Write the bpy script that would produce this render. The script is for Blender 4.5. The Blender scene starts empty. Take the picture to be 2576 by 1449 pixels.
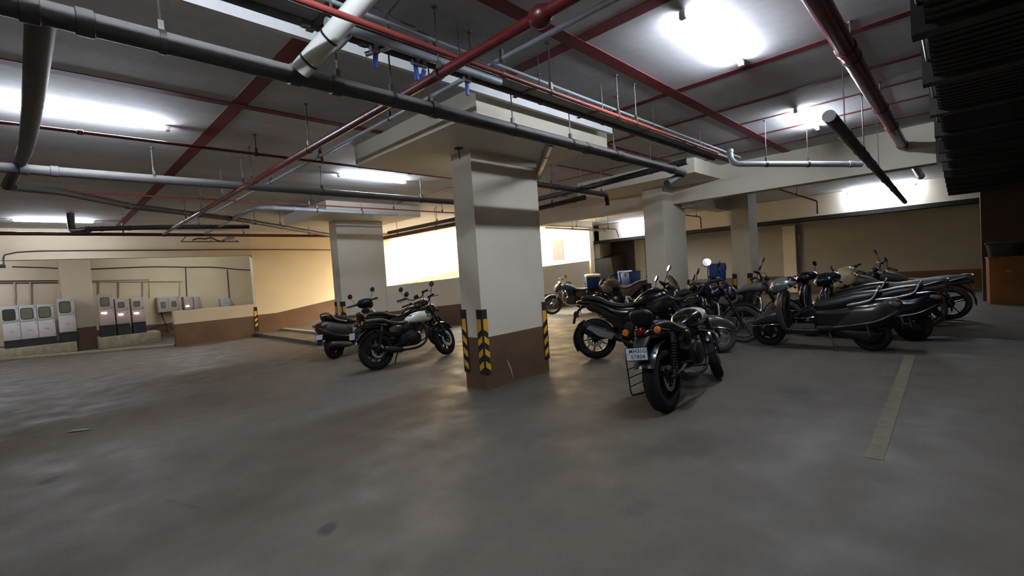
import bpy, bmesh, math, random
from mathutils import Vector, Matrix, Euler
random.seed(7)
PI = math.pi
C = bpy.context.scene.collection
SC = bpy.context.scene

# ------------------------------------------------------------------ camera
H = 1.40
FPX = 1153.53
YAW, PITCH, ROLL = 0.774363, -0.035996, -0.068235
_F = Vector((math.cos(PITCH)*math.cos(YAW), math.cos(PITCH)*math.sin(YAW), math.sin(PITCH)))
_R = Vector((math.sin(YAW), -math.cos(YAW), 0))
_U = _R.cross(_F)
CR = math.cos(ROLL)*_R + math.sin(ROLL)*_U
CU = -math.sin(ROLL)*_R + math.cos(ROLL)*_U
cam_d = bpy.data.cameras.new('camera')
cam_d.sensor_width = 36.0
cam_d.lens = FPX/2576*36.0
cam_d.clip_start = 0.05
cam_d.clip_end = 300
cam = bpy.data.objects.new('camera', cam_d)
C.objects.link(cam)
mw = Matrix((( CR.x, CU.x, -_F.x, 0), (CR.y, CU.y, -_F.y, 0), (CR.z, CU.z, -_F.z, H), (0, 0, 0, 1)))
cam.matrix_world = mw
SC.camera = cam

# ------------------------------------------------------------------ world, exposure
w = bpy.data.worlds.new('world')
SC.world = w
w.use_nodes = True
bg = w.node_tree.nodes['Background']
bg.inputs[0].default_value = (1.0, 0.955, 0.88, 1)
bg.inputs[1].default_value = 11.5
SC.view_settings.view_transform = 'Standard'
SC.view_settings.look = 'None'
SC.view_settings.exposure = 2.07
SC.view_settings.gamma = 1.0
SC.view_settings.use_curve_mapping = False
TUBE = 62.0        # radiance of a working fluorescent tube

# ------------------------------------------------------------------ pixel helpers (2576 x 1449 frame of the photo -> metres)
def _ray(x, y):
    return CR*((x-1288)/FPX) - CU*((y-724.5)/FPX) + _F
def onz(x, y, z):
    d = _ray(x, y); return d*((z-H)/d.z) + Vector((0, 0, H))
def onx(x, y, X):
    d = _ray(x, y); return d*(X/d.x) + Vector((0, 0, H))
def ony(x, y, Y):
    d = _ray(x, y); return d*(Y/d.y) + Vector((0, 0, H))

# ------------------------------------------------------------------ materials
def srgb(r, g, b):
    def f(c):
        c /= 255.0
        return c/12.92 if c <= 0.04045 else ((c+0.055)/1.055)**2.4
    return (f(r), f(g), f(b))

def M(name, col, rough=0.5, metal=0.0, noise=(8, 0.12), bump=0.0, coat=0.0, dust=0.0, coords='Object', stretch=None):
    m = bpy.data.materials.new(name)
    m.use_nodes = True
    nt = m.node_tree; N = nt.nodes; L = nt.links
    b = N['Principled BSDF']
    tc = N.new('ShaderNodeTexCoord')
    mp = N.new('ShaderNodeMapping')
    if stretch: mp.inputs['Scale'].default_value = stretch
    L.new(tc.outputs[coords], mp.inputs[0])
    nz = N.new('ShaderNodeTexNoise')
    nz.inputs['Scale'].default_value = noise[0]; nz.inputs['Detail'].default_value = 6
    L.new(mp.outputs[0], nz.inputs['Vector'])
    mr = N.new('ShaderNodeMapRange')
    mr.inputs[1].default_value = 0.3; mr.inputs[2].default_value = 0.7
    mr.inputs[3].default_value = 1-noise[1]; mr.inputs[4].default_value = 1+noise[1]
    L.new(nz.outputs[0], mr.inputs[0])
    mx = N.new('ShaderNodeMix'); mx.data_type = 'RGBA'; mx.blend_type = 'MULTIPLY'
    mx.inputs['Factor'].default_value = 1.0
    mx.inputs['A'].default_value = (*col, 1)
    L.new(mr.outputs[0], mx.inputs['B'])
    out = mx.outputs['Result']
    if dust > 0:
        ge = N.new('ShaderNodeNewGeometry'); sp = N.new('ShaderNodeSeparateXYZ')
        L.new(ge.outputs['Normal'], sp.inputs[0])
        r2 = N.new('ShaderNodeMapRange'); r2.inputs[1].default_value = -0.2; r2.inputs[2].default_value = 0.7
        r2.inputs[3].default_value = dust*0.25; r2.inputs[4].default_value = dust
        L.new(sp.outputs[2], r2.inputs[0])
        d = N.new('ShaderNodeMix'); d.data_type = 'RGBA'
        L.new(r2.outputs[0], d.inputs['Factor']); L.new(out, d.inputs['A'])
        d.inputs['B'].default_value = (*srgb(132, 128, 122), 1)
        out = d.outputs['Result']
    L.new(out, b.inputs['Base Color'])
    b.inputs['Roughness'].default_value = rough
    b.inputs['Metallic'].default_value = metal
    if coat: b.inputs['Coat Weight'].default_value = coat; b.inputs['Coat Roughness'].default_value = 0.08
    if bump > 0:
        bp = N.new('ShaderNodeBump'); bp.inputs['Strength'].default_value = bump; bp.inputs['Distance'].default_value = 0.01
        L.new(nz.outputs[0], bp.inputs['Height']); L.new(bp.outputs[0], b.inputs['Normal'])
    return m

def emit(name, col, s):
    m = bpy.data.materials.new(name); m.use_nodes = True
    b = m.node_tree.nodes['Principled BSDF']
    b.inputs['Base Color'].default_value = (0.8, 0.8, 0.8, 1)
    b.inputs['Emission Color'].default_value = (*col, 1)
    b.inputs['Emission Strength'].default_value = s
    return m

MT = {}
MT['wall'] = M('cream_wall_paint', srgb(216, 207, 188), 0.75, noise=(1.2, 0.05), coords='Object')
MT['beige'] = M('beige_wall_paint', srgb(204, 188, 162), 0.75, noise=(1.2, 0.05))
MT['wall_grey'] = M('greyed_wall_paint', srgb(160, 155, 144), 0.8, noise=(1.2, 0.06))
MT['warm'] = M('yellow_wall_paint', srgb(220, 200, 162), 0.75, noise=(1.0, 0.06))
MT['brown'] = M('brown_dado_paint', srgb(98, 74, 52), 0.6, noise=(2.2, 0.18))
MT['brown_warm'] = M('rust_brown_dado_paint', srgb(108, 76, 48), 0.6, noise=(2.2, 0.18))
MT['white'] = M('white_paint', srgb(226, 226, 224), 0.6, noise=(5, 0.05))
MT['red'] = M('red_oxide_pipe_paint', srgb(96, 27, 28), 0.4, noise=(6, 0.15), coat=0.2)
MT['red_stripe'] = M('red_ceiling_paint', srgb(112, 36, 42), 0.7, noise=(3, 0.22))
MT['salmon'] = M('faded_red_pipe_paint', srgb(132, 56, 48), 0.45, noise=(.9, 0.5))
MT['black_pipe'] = M('dusty_black_pvc', srgb(30, 33, 42), 0.6, noise=(14, 0.3), dust=0.95)
MT['dark_pipe'] = M('dark_iron_pipe', srgb(50, 46, 44), 0.5, noise=(10, 0.25), dust=0.2)
MT['grey_pipe'] = M('grey_pvc', srgb(150, 155, 160), 0.4, noise=(6, 0.1))
MT['white_pipe'] = M('white_pvc', srgb(222, 224, 214), 0.35, noise=(5, 0.05))
MT['brown_pipe'] = M('brown_pipe_paint', srgb(84, 62, 50), 0.5, noise=(6, 0.15))
MT['steel'] = M('galvanised_steel', srgb(150, 152, 150), 0.42, 0.75, noise=(10, 0.15))
MT['tray'] = M('galvanised_tray', srgb(128, 126, 118), 0.5, 0.5, noise=(10, 0.2))
MT['rod'] = M('threaded_rod_steel', srgb(92, 88, 84), 0.5, 0.6, noise=(20, 0.2))
MT['cable'] = M('black_cable', srgb(42, 36, 32), 0.55, noise=(10, 0.1))
MT['blue'] = M('blue_valve_handle', srgb(40, 70, 150), 0.45, noise=(6, 0.1))
MT['duct'] = M('dark_duct_steel', srgb(46, 44, 40), 0.65, 0.2, noise=(5, 0.25))
MT['rubber'] = M('black_rubber', srgb(28, 27, 30), 0.75, noise=(20, 0.15))
MT['yellow'] = M('yellow_reflective_tape', srgb(222, 166, 40), 0.5, noise=(10, 0.12))
MT['concrete_plinth'] = M('rough_concrete', srgb(150, 138, 112), 0.9, noise=(9, 0.22), bump=0.3)
MT['line'] = M('worn_white_line_paint', srgb(176, 172, 160), 0.8, noise=(14, 0.25))
MT['line_old'] = M('worn_yellow_line_paint', srgb(112, 103, 84), 0.8, noise=(10, 0.22))
MT['cab'] = M('panel_grey_enamel', srgb(196, 190, 186), 0.45, noise=(4, 0.05))
MT['cab2'] = M('panel_beige_enamel', srgb(176, 160, 146), 0.45, noise=(4, 0.05))
MT['cab_dark'] = M('panel_plinth_black', srgb(36, 32, 30), 0.6, noise=(6, 0.1))
MT['gasket'] = M('window_gasket', srgb(52, 52, 40), 0.6)
MT['glass_panel'] = M('panel_window_glass', srgb(110, 112, 92), 0.08, noise=(3, 0.2))
MT['cardboard'] = M('brown_cardboard', srgb(126, 84, 46), 0.85, noise=(5, 0.12))
MT['dark_box'] = M('dark_grey_plastic', srgb(46, 44, 40), 0.7, noise=(6, 0.15))
MT['brown_dark'] = M('dark_brown_tone', srgb(66, 52, 46), 0.8, noise=(4, 0.12))  # on the right-hand pillar this dark tone carries its shade
MT['led'] = emit('led_white_blue', (0.75, 0.7, 1.0), 7.0)
MT['led_r'] = emit('led_red', (1.0, 0.25, 0.18), 5.0)
MT['tube'] = emit('fluorescent_tube_glow', (0.78, 0.86, 1.0), TUBE)
MT['fixture'] = M('white_batten_steel', srgb(210, 210, 208), 0.5, noise=(4, 0.04))
MT['shutter'] = M('dark_shutter_steel', srgb(92, 88, 78), 0.6, 0.2, noise=(4, 0.15))
MT['paper'] = M('dusty_paper_scrap', srgb(158, 154, 146), 0.8, noise=(20, 0.15))
# vehicles
MT['black'] = M('gloss_black_paint', srgb(12, 12, 14), 0.25, noise=(5, 0.15), coat=0.5)
MT['matt'] = M('matt_black_plastic', srgb(15, 15, 17), 0.55, noise=(9, 0.15))
MT['engine'] = M('black_engine_casting', srgb(20, 20, 22), 0.45, 0.3, noise=(14, 0.2))
MT['tyre'] = M('tyre_rubber', srgb(12, 12, 13), 0.85, noise=(18, 0.2), bump=0.1)
MT['tyre_dusty'] = M('dusty_tyre_rubber', srgb(62, 58, 54), 0.9, noise=(18, 0.2), bump=0.1)
MT['rim'] = M('black_alloy_rim', srgb(15, 15, 17), 0.35, 0.3, noise=(9, 0.1))
MT['alu'] = M('silver_alloy', srgb(160, 160, 160), 0.35, 0.8, noise=(9, 0.12))
MT['chrome'] = M('chrome', srgb(205, 205, 208), 0.12, 1.0, noise=(9, 0.04))
MT['seat'] = M('black_vinyl_seat', srgb(17, 17, 18), 0.42, noise=(16, 0.15), bump=0.06)
MT['seat_dusty'] = M('dusty_vinyl_seat', srgb(54, 52, 48), 0.6, noise=(12, 0.2), dust=0.7)
MT['tank_white'] = M('pearl_white_tank', srgb(206, 206, 196), 0.25, noise=(3, 0.04), coat=0.4)
MT['tank_green'] = M('dark_green_tank', srgb(34, 78, 62), 0.25, noise=(3, 0.05), coat=0.4)
MT['grey_paint'] = M('metallic_charcoal_paint', srgb(54, 52, 51), 0.32, 0.3, noise=(9, 0.12), coat=0.4, dust=0.2)
MT['grey_light'] = M('metallic_silver_grey_paint', srgb(120, 122, 124), 0.3, 0.45, noise=(9, 0.1), coat=0.4)
MT['navy'] = M('midnight_blue_paint', srgb(14, 17, 30), 0.25, 0.2, noise=(8, 0.1), coat=0.5)
MT['purple'] = M('dark_violet_grey_paint', srgb(32, 29, 44), 0.28, 0.3, noise=(8, 0.1), coat=0.5)
MT['brown_dust'] = M('dusty_brown_paint', srgb(60, 52, 46), 0.6, 0.0, noise=(8, 0.2), dust=0.6)
MT['blue_tank'] = M('blue_wrapped_tank', srgb(40, 88, 124), 0.5, noise=(9, 0.2))
MT['box_blue'] = M('blue_delivery_box', srgb(26, 66, 132), 0.5, noise=(6, 0.1))
MT['box_white'] = M('white_box_lid', srgb(214, 208, 194), 0.6, noise=(6, 0.06))
MT['amber'] = M('amber_lens', srgb(226, 120, 30), 0.2, noise=(60, 0.25), coat=0.4)
MT['red_lens'] = M('red_lens', srgb(92, 12, 15), 0.15, noise=(40, 0.2), coat=0.5)
MT['lens'] = M('headlight_lens', srgb(190, 194, 198), 0.1, 0.3, noise=(30, 0.15), coat=0.5)
MT['mirror'] = M('mirror_glass', srgb(190, 190, 190), 0.05, 1.0, noise=(3, 0.02))
MT['plate'] = M('white_number_plate', srgb(206, 220, 230), 0.4, noise=(5, 0.03))
MT['ink'] = M('black_plate_ink', srgb(22, 24, 30), 0.5)
MT['ind'] = M('blue_plate_mark', srgb(110, 140, 180), 0.5)
MT['bag'] = M('beige_plastic_bag', srgb(188, 178, 140), 0.4, noise=(9, 0.15))
MT['screen'] = M('smoked_fairing', srgb(36, 34, 40), 0.15, noise=(5, 0.1), coat=0.5)

def floor_material():
    m = bpy.data.materials.new('trowelled_concrete_floor'); m.use_nodes = True
    nt = m.node_tree; N = nt.nodes; L = nt.links; b = N['Principled BSDF']
    tc = N.new('ShaderNodeTexCoord')
    def noise(s, d, mul=(1, 1, 1), rot=0):
        mp = N.new('ShaderNodeMapping'); mp.inputs['Scale'].default_value = mul; mp.inputs['Rotation'].default_value = (0, 0, rot)
        L.new(tc.outputs['Object'], mp.inputs[0])
        n = N.new('ShaderNodeTexNoise'); n.inputs['Scale'].default_value = s; n.inputs['Detail'].default_value = d
        L.new(mp.outputs[0], n.inputs['Vector']); return n.outputs[0]
    def rng(i, a, c, lo, hi):
        r = N.new('ShaderNodeMapRange'); r.inputs[1].default_value = a; r.inputs[2].default_value = c
        r.inputs[3].default_value = lo; r.inputs[4].default_value = hi; L.new(i, r.inputs[0]); return r.outputs[0]
    def mul(a, c):
        q = N.new('ShaderNodeMath'); q.operation = 'MULTIPLY'; L.new(a, q.inputs[0]); L.new(c, q.inputs[1]); return q.outputs[0]
    big = rng(noise(0.45, 3), 0.35, 0.65, 0.90, 1.09)
    mid = rng(noise(2.2, 6), 0.3, 0.7, 0.90, 1.08)
    fine = rng(noise(60, 3), 0.3, 0.7, 0.93, 1.07)
    streak = rng(noise(1.3, 5, (0.5, 3.2, 1), 0.5), 0.35, 0.7, 0.96, 1.04)
    val = mul(mul(mul(big, mid), fine), streak)
    # stains that stay where they are: soft oil and tyre marks
    wob = noise(7, 4)
    def stain(x, y, rx, ry, rot, k):
        nonlocal val
        mp = N.new('ShaderNodeMapping'); mp.vector_type = 'TEXTURE'
        mp.inputs['Location'].default_value = (x, y, 0); mp.inputs['Rotation'].default_value = (0, 0, rot); mp.inputs['Scale'].default_value = (rx, ry, 1)
        L.new(tc.outputs['Object'], mp.inputs[0])
        ln = N.new('ShaderNodeVectorMath'); ln.operation = 'LENGTH'; L.new(mp.outputs[0], ln.inputs[0])
        ad = N.new('ShaderNodeMath'); ad.operation = 'ADD'
        L.new(ln.outputs['Value'], ad.inputs[0]); L.new(rng(wob, 0.25, 0.75, -0.5, 0.5), ad.inputs[1])
        val = mul(val, rng(ad.outputs[0], 0.55, 1.1, k, 1.0))
    stain(3.33, 1.48, 0.42, 0.24, -0.5, 0.76)
    stain(2.95, 1.72, 0.24, 0.14, 0.3, 0.82)
    stain(1.04, 2.62, 0.075, 0.05, 0.7, 0.45)
    stain(-0.06, 5.20, 0.10, 0.06, 0.9, 0.6)
    stain(2.27, 1.35, 0.20, 0.07, -0.3, 0.74)
    stain(2.55, 1.00, 0.40, 0.10, -0.6, 0.85)
    stain(0.55, 3.75, 0.30, 0.02, 1.9, 0.72)
    stain(4.6, 3.2, 0.25, 0.16, 0.2, 0.75)
    stain(5.2, 1.2, 0.3, 0.12, 0.8, 0.8)
    stain(11.6, 0.0, 0.6, 0.14, 1.4, 0.75)
    stain(9.3, -0.35, 0.3, 0.1, 1.2, 0.7)
    mx = N.new('ShaderNodeMix'); mx.data_type = 'RGBA'; mx.blend_type = 'MULTIPLY'; mx.inputs['Factor'].default_value = 1
    mx.inputs['A'].default_value = (*srgb(93, 86, 76), 1); L.new(val, mx.inputs['B'])
    L.new(mx.outputs['Result'], b.inputs['Base Color'])
    L.new(rng(noise(3, 4), 0.3, 0.7, 0.5, 0.8), b.inputs['Roughness'])
    bp = N.new('ShaderNodeBump'); bp.inputs['Strength'].default_value = 0.12; bp.inputs['Distance'].default_value = 0.01
    L.new(noise(40, 4), bp.inputs['Height']); L.new(bp.outputs[0], b.inputs['Normal'])
    return m
MT['floor'] = floor_material()

def ceiling_material():
    m = bpy.data.materials.new('board_marked_concrete_ceiling'); m.use_nodes = True
    nt = m.node_tree; N = nt.nodes; L = nt.links; b = N['Principled BSDF']
    tc = N.new('ShaderNodeTexCoord'); last = None
    for s, mul, lo, hi in ((1.0, (0.25, 3.0, 1), 0.86, 1.1), (0.6, (1, 1, 1), 0.88, 1.1), (14, (1, 1, 1), 0.94, 1.05)):
        mp = N.new('ShaderNodeMapping'); mp.inputs['Scale'].default_value = mul; L.new(tc.outputs['Object'], mp.inputs[0])
        n = N.new('ShaderNodeTexNoise'); n.inputs['Scale'].default_value = s; n.inputs['Detail'].default_value = 6; L.new(mp.outputs[0], n.inputs['Vector'])
        r = N.new('ShaderNodeMapRange'); r.inputs[1].default_value = 0.3; r.inputs[2].default_value = 0.7; r.inputs[3].default_value = lo; r.inputs[4].default_value = hi
        L.new(n.outputs[0], r.inputs[0])
        if last is None: last = r.outputs[0]
        else:
            q = N.new('ShaderNodeMath'); q.operation = 'MULTIPLY'; L.new(last, q.inputs[0]); L.new(r.outputs[0], q.inputs[1]); last = q.outputs[0]
    mx = N.new('ShaderNodeMix'); mx.data_type = 'RGBA'; mx.blend_type = 'MULTIPLY'; mx.inputs['Factor'].default_value = 1
    mx.inputs['A'].default_value = (*srgb(190, 188, 187), 1); L.new(last, mx.inputs['B'])
    L.new(mx.outputs['Result'], b.inputs['Base Color']); b.inputs['Roughness'].default_value = 0.85
    return m
MT['ceiling'] = ceiling_material()

# ------------------------------------------------------------------ mesh builder
def cr(pts, k=6):
    """Catmull-Rom through tuples of any length."""
    P = [tuple(p) for p in pts]; out = []
    for i in range(len(P)-1):
        a, b, c, d = P[max(i-1, 0)], P[i], P[i+1], P[min(i+2, len(P)-1)]
        for j in range(k):
            t = j/k
            out.append(tuple(0.5*((2*b[q]) + (-a[q]+c[q])*t + (2*a[q]-5*b[q]+4*c[q]-d[q])*t*t + (-a[q]+3*b[q]-3*c[q]+d[q])*t**3) for q in range(len(b))))
    out.append(P[-1]); return out

def spow(v, e): return math.copysign(abs(v)**e, v)

class MB:
    def __init__(s): s.v = []; s.f = []; s.m = []
    def add(s, vs, fs, mi=0):
        o = len(s.v); s.v += [tuple(p) for p in vs]
        for i, f in enumerate(fs):
            s.f.append([o+q for q in f]); s.m.append(mi(i) if callable(mi) else mi)
        return s
    def box(s, x0, x1, y0, y1, z0, z1, mi=0):
        vs = [(x, y, z) for z in (z0, z1) for y in (y0, y1) for x in (x0, x1)]
        return s.add(vs, [(0, 2, 3, 1), (4, 5, 7, 6), (0, 1, 5, 4), (2, 6, 7, 3), (0, 4, 6, 2), (1, 3, 7, 5)], mi)
    def obox(s, c, size, rot=(0, 0, 0), mi=0):
        R = Euler(rot).to_matrix(); c = Vector(c); h = [q/2 for q in size]
        vs = [c + R @ Vector((x*h[0], y*h[1], z*h[2])) for z in (-1, 1) for y in (-1, 1) for x in (-1, 1)]
        return s.add(vs, [(0, 2, 3, 1), (4, 5, 7, 6), (0, 1, 5, 4), (2, 6, 7, 3), (0, 4, 6, 2), (1, 3, 7, 5)], mi)
    def tube(s, pts, r, n=10, mi=0, closed=False, caps=True):
        P = [Vector(p) for p in pts]; k = len(P)
        rs = r if isinstance(r, (list, tuple)) else [r]*k
        up = None; rings = []
        for i in range(k):
            if closed: t = (P[(i+1) % k]-P[i-1]).normalized()
            else: t = (P[min(i+1, k-1)]-P[max(i-1, 0)]).normalized()
            if up is None: up = Vector((0, 0, 1)) if abs(t.z) < 0.9 else Vector((1, 0, 0))
            a = t.cross(up).normalized(); up = a.cross(t).normalized()
            rings.append([P[i] + a*(rs[i]*math.cos(2*PI*j/n)) + up*(rs[i]*math.sin(2*PI*j/n)) for j in range(n)])
        return s.rings(rings, mi, closed, caps)
    def rings(s, rings, mi=0, closed=False, caps=True):
        n = len(rings[0]); k = len(rings); o = len(s.v)
        vs = [p for r in rings for p in r]; fs = []
        for i in range(k if closed else k-1):
            a, b = i*n, ((i+1) % k)*n
            for j in range(n):
                fs.append((a+j, a+(j+1) % n, b+(j+1) % n, b+j))
        if caps and not closed:
            fs.append(tuple(range(n-1, -1, -1))); fs.append(tuple((k-1)*n+j for j in range(n)))
        return s.add(vs, fs, mi)
    def cyl(s, p0, p1, r0, r1=None, n=18, mi=0):
        return s.tube([p0, p1], [r0, r0 if r1 is None else r1], n, mi)
    def lathe(s, prof, c, axis='y', n=36, mi=0, closed=True):
        rings = []
        c = Vector(c)
        for i in range(n):
            a = 2*PI*i/n; ca, sa = math.cos(a), math.sin(a); ring = []
            for r, h in prof:
                if axis == 'y': p = Vector((r*ca, h, r*sa))
                elif axis == 'z': p = Vector((r*ca, r*sa, h))
                else: p = Vector((h, r*ca, r*sa))
                ring.append(c+p)
            rings.append(ring)
        m = len(prof); vs = [p for r in rings for p in r]; fs = []
        for i in range(n):
            a, b = i*m, ((i+1) % n)*m
            for j in range(m if closed else m-1):
                fs.append((a+j, a+(j+1) % m, b+(j+1) % m, b+j))
        return s.add(vs, fs, mi)
    def loftx(s, st, n=20, k=5, mi=0):
        """stations (x, zc, half width, half height, exponent[, yc])"""
        st = [tuple(q) + ((0,) if len(q) == 5 else ()) for q in st]
        S = cr(st, k) if k > 1 else st
        rings = []
        for x, zc, hw, hh, e, yc in S:
            hw = max(hw, .002); hh = max(hh, .002)
            rings.append([(x, yc+hw*spow(math.cos(2*PI*j/n), 2/e), zc+hh*spow(math.sin(2*PI*j/n), 2/e)) for j in range(n)])
        return s.rings(rings, mi)
    def loftz(s, st, n=20, k=5, mi=0):
        """stations (z, xc, half depth, half width, exponent[, yc])"""
        st = [tuple(q) + ((0,) if len(q) == 5 else ()) for q in st]
        S = cr(st, k) if k > 1 else st
        rings = []
        for z, xc, hd, hw, e, yc in S:
            rings.append([(xc+max(hd, .002)*spow(math.cos(2*PI*j/n), 2/e), yc+max(hw, .002)*spow(math.sin(2*PI*j/n), 2/e), z) for j in range(n)])
        return s.rings(rings, mi)
    def ell(s, c, r, n=18, m=10, mi=0):
        c = Vector(c); rings = []
        for i in range(m+1):
            a = -PI/2 + PI*i/m; q = max(math.cos(a), 0.02)
            rings.append([c+Vector((r[0]*q*math.cos(2*PI*j/n), r[1]*q*math.sin(2*PI*j/n), r[2]*math.sin(a))) for j in range(n)])
        return s.rings(rings, mi)
    def prism(s, poly, y0, y1, mi=0):
        """polygon in x,z extruded along y"""
        n = len(poly); vs = [(x, y0, z) for x, z in poly] + [(x, y1, z) for x, z in poly]
        fs = [tuple(range(n)), tuple(range(2*n-1, n-1, -1))] + [(j, n+j, n+(j+1) % n, (j+1) % n) for j in range(n)]
        return s.add(vs, fs, mi)
    def fender(s, c, R, a0, a1, hw, drop=0.5, th=0.006, n=18, mi=0):
        """crowned mudguard round an axle at c=(x,z); angles in degrees from +x towards +z"""
        m = 7; rings = []
        for i in range(n+1):
            a = math.radians(a0+(a1-a0)*i/n); ring = []
            for side in (0, 1):
                rr = R+(th if side == 0 else 0)
                seq = range(m+1) if side == 0 else range(m, -1, -1)
                for j in seq:
                    q = -1+2*j/m
                    r = rr - drop*hw*(abs(q)**2.4)
                    ring.append((c[0]+r*math.cos(a), hw*q, c[1]+r*math.sin(a)))
            rings.append(ring)
        return s.rings(rings, mi)
    def build(s, name, mat, parent=None, mx=None, sharp=40, bevel=0.0, paint=None):
        me = bpy.data.meshes.new(name)
        vs = s.v
        if mx is not None: vs = [tuple(mx @ Vector(p)) for p in vs]
        me.from_pydata(vs, [], s.f)
        mats = mat if isinstance(mat, (list, tuple)) else [mat]
        for q in mats: me.materials.append(MT[q] if isinstance(q, str) else q)
        for i, p in enumerate(me.polygons): p.material_index = min(s.m[i], len(mats)-1)
        bm = bmesh.new(); bm.from_mesh(me)
        bmesh.ops.recalc_face_normals(bm, faces=bm.faces)
        if bevel > 0:
            es = [e for e in bm.edges if len(e.link_faces) == 2 and e.calc_face_angle(0) > 0.6]
            bmesh.ops.bevel(bm, geom=es, offset=bevel, segments=2, profile=0.5, affect='EDGES', clamp_overlap=True)
        bm.to_mesh(me); bm.free()
        if paint:
            for p in me.polygons:
                k = paint(p.center, p.normal)
                if k is not None: p.material_index = k
        me.polygons.foreach_set('use_smooth', [True]*len(me.polygons))
        me.set_sharp_from_angle(angle=math.radians(sharp))
        o = bpy.data.objects.new(name, me); C.objects.link(o)
        if parent is not None: o.parent = parent
        return o

def tag(o, label, cat, group=None):
    o['label'] = label; o['category'] = cat
    if group: o['group'] = group
    return o
def struct(o):
    o['kind'] = 'structure'; return o
def empty(name, loc=(0, 0, 0), rot=(0, 0, 0)):
    o = bpy.data.objects.new(name, None); C.objects.link(o)
    o.location = loc; o.rotation_euler = rot; o.empty_display_size = 0.1
    return o
def boxobj(name, mat, x0, x1, y0, y1, z0, z1, parent=None, bevel=0.0):
    return MB().box(x0, x1, y0, y1, z0, z1).build(name, mat, parent, bevel=bevel)
def text_mesh(body, size, depth=0.0):
    cu = bpy.data.curves.new('lettering', 'FONT'); cu.body = body; cu.size = size; cu.extrude = depth; cu.offset = size*.008; cu.space_character = 1.12
    cu.align_x = 'CENTER'; cu.align_y = 'CENTER'
    ob = bpy.data.objects.new('lettering', cu); C.objects.link(ob)
    bpy.context.view_layer.update()
    me = bpy.data.meshes.new_from_object(ob.evaluated_get(bpy.context.evaluated_depsgraph_get()))
    bpy.data.objects.remove(ob); bpy.data.curves.remove(cu)
    return me


# ================================================================== THE SETTING
ZC = 3.12
struct(boxobj('floor', 'floor', -5, 18.6, -6, 20, -0.12, 0))
cl = MB().box(-5.2, 17.4, -6.2, 10.45, ZC, ZC+0.2).box(-5.2, 9.3, 10.45, 20, ZC, ZC+0.2).box(15.0, 18.7, 10.45, 11.7, ZC, ZC+.2).box(17.4, 18.7, -6.2, 10.45, ZC, ZC+.2).build('ceiling', 'ceiling')
struct(cl)

def stripe(axis, pos, a, b, wdt, z=ZC, mat='red_stripe', parent=cl):
    m = MB()
    if axis == 'x': m.box(a, b, pos-wdt/2, pos+wdt/2, z-0.006, z+0.001)
    else: m.box(pos-wdt/2, pos+wdt/2, a, b, z-0.004, z+0.001)
    return struct(m.build('painted_stripe', mat, parent))
for pos, a, b, wdt in ((2.07, -5, 9.04, 0.12), (4.78, -5, 2.89, 0.10), (0.655, 4.4, 9.04, 0.10), (-1.2, -5, 9.04, 0.1)):
    stripe('x', pos, a, b, wdt)
for pos, a, b, wdt in ((1.40, -6, 15, 0.13), (2.98, -6, 3.13, 0.12), (4.655, -6, 3.13, 0.10), (5.73, -6, 3.9, 0.09), (7.35, -6, 3.9, 0.07),
                       (-1.6, -6, 15, 0.1), (6.55, -6, 2.05, 0.05), (8.3, -6, 3.2, 0.06), (5.73, 5.6, 9.0, 0.08)):
    stripe('y', pos, a, b, wdt)
for (xa, xb, ym) in (((1520, 365), (1690, 405), .07), ((1410, 413), (1548, 446), .06)):
    pa, pb = onz(*xa, ZC), onz(*xb, ZC); stripe('x', (pa.y+pb.y)/2, pa.x, min(pb.x, 9.0), ym)
pa, pb = onz(1590, 411, ZC), onz(1400, 458, ZC); stripe('y', (pa.x+pb.x)/2, pa.y, pb.y, .05)
struct(MB().box(-5, 5.0, 2.99, 3.03, ZC-0.125, ZC+0.002).build('trim_1', 'white'))

def column(x0, x1, y0, y1, top, band=0.63, up='wall', low='brown'):
    m = MB().box(x0, x1, y0, y1, 0, band, 1).box(x0, x1, y0, y1, band, top, 0)
    return struct(m.build('pillar', [up, low]))
P1 = column(3.626, 4.80, 4.083, 4.45, 2.872)
# old scratch and plaster scar on the dado of the near pillar
s1 = ony(1275, 905, 4.082); s2 = ony(1290, 948, 4.082); s3 = ony(1272, 880, 4.082)
MB().tube([(s1.x, 4.082, s1.z), ((s1.x+s2.x)/2+.01, 4.082, (s1.z+s2.z)/2), (s2.x, 4.082, s2.z)], [.008, .012, .006], 6).build('plaster_scar', 'line', P1)['kind'] = 'structure'
column(4.85, 6.05, 10.30, 10.66, 2.872)
column(8.60, 9.60, 4.13, 4.55, ZC)
column(11.3, 11.9, 3.40, 3.80, ZC)
column(0.39, 1.05, 18.2, 18.85, ZC, up='beige', low='brown_warm')
column(17.0, 17.25, 11.15, 11.4, ZC)
column(14.86, 15.4, -1.6, -0.37, ZC, band=0.01, up='brown_dark', low='brown_dark')  # unlit pillar, its shade is put into the dark brown colour
def capital(x0, x1, y0, y1):
    return struct(boxobj('pillar_drop_panel', 'wall', x0, x1, y0, y1, 2.87, ZC+0.01))
capital(2.90, 5.09, 3.135, 5.46)
capital(4.20, 6.50, 9.28, 11.6)
capital(7.85, 9.04, 3.17, 5.60)
# beams
def beam(x0, x1, y0, y1, z0, mat='wall'):
    return struct(boxobj('ceiling_beam', mat, x0, x1, y0, y1, z0, ZC+0.01))
beam(9.04, 9.34, 0.20, 10.28, 2.54)
beam(9.04, 9.34, 10.28, 15.1, 2.91)
beam(9.34, 11.32, 3.79, 4.09, 2.47)
beam(9.34, 15.0, 10.28, 10.55, 2.88)
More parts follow.
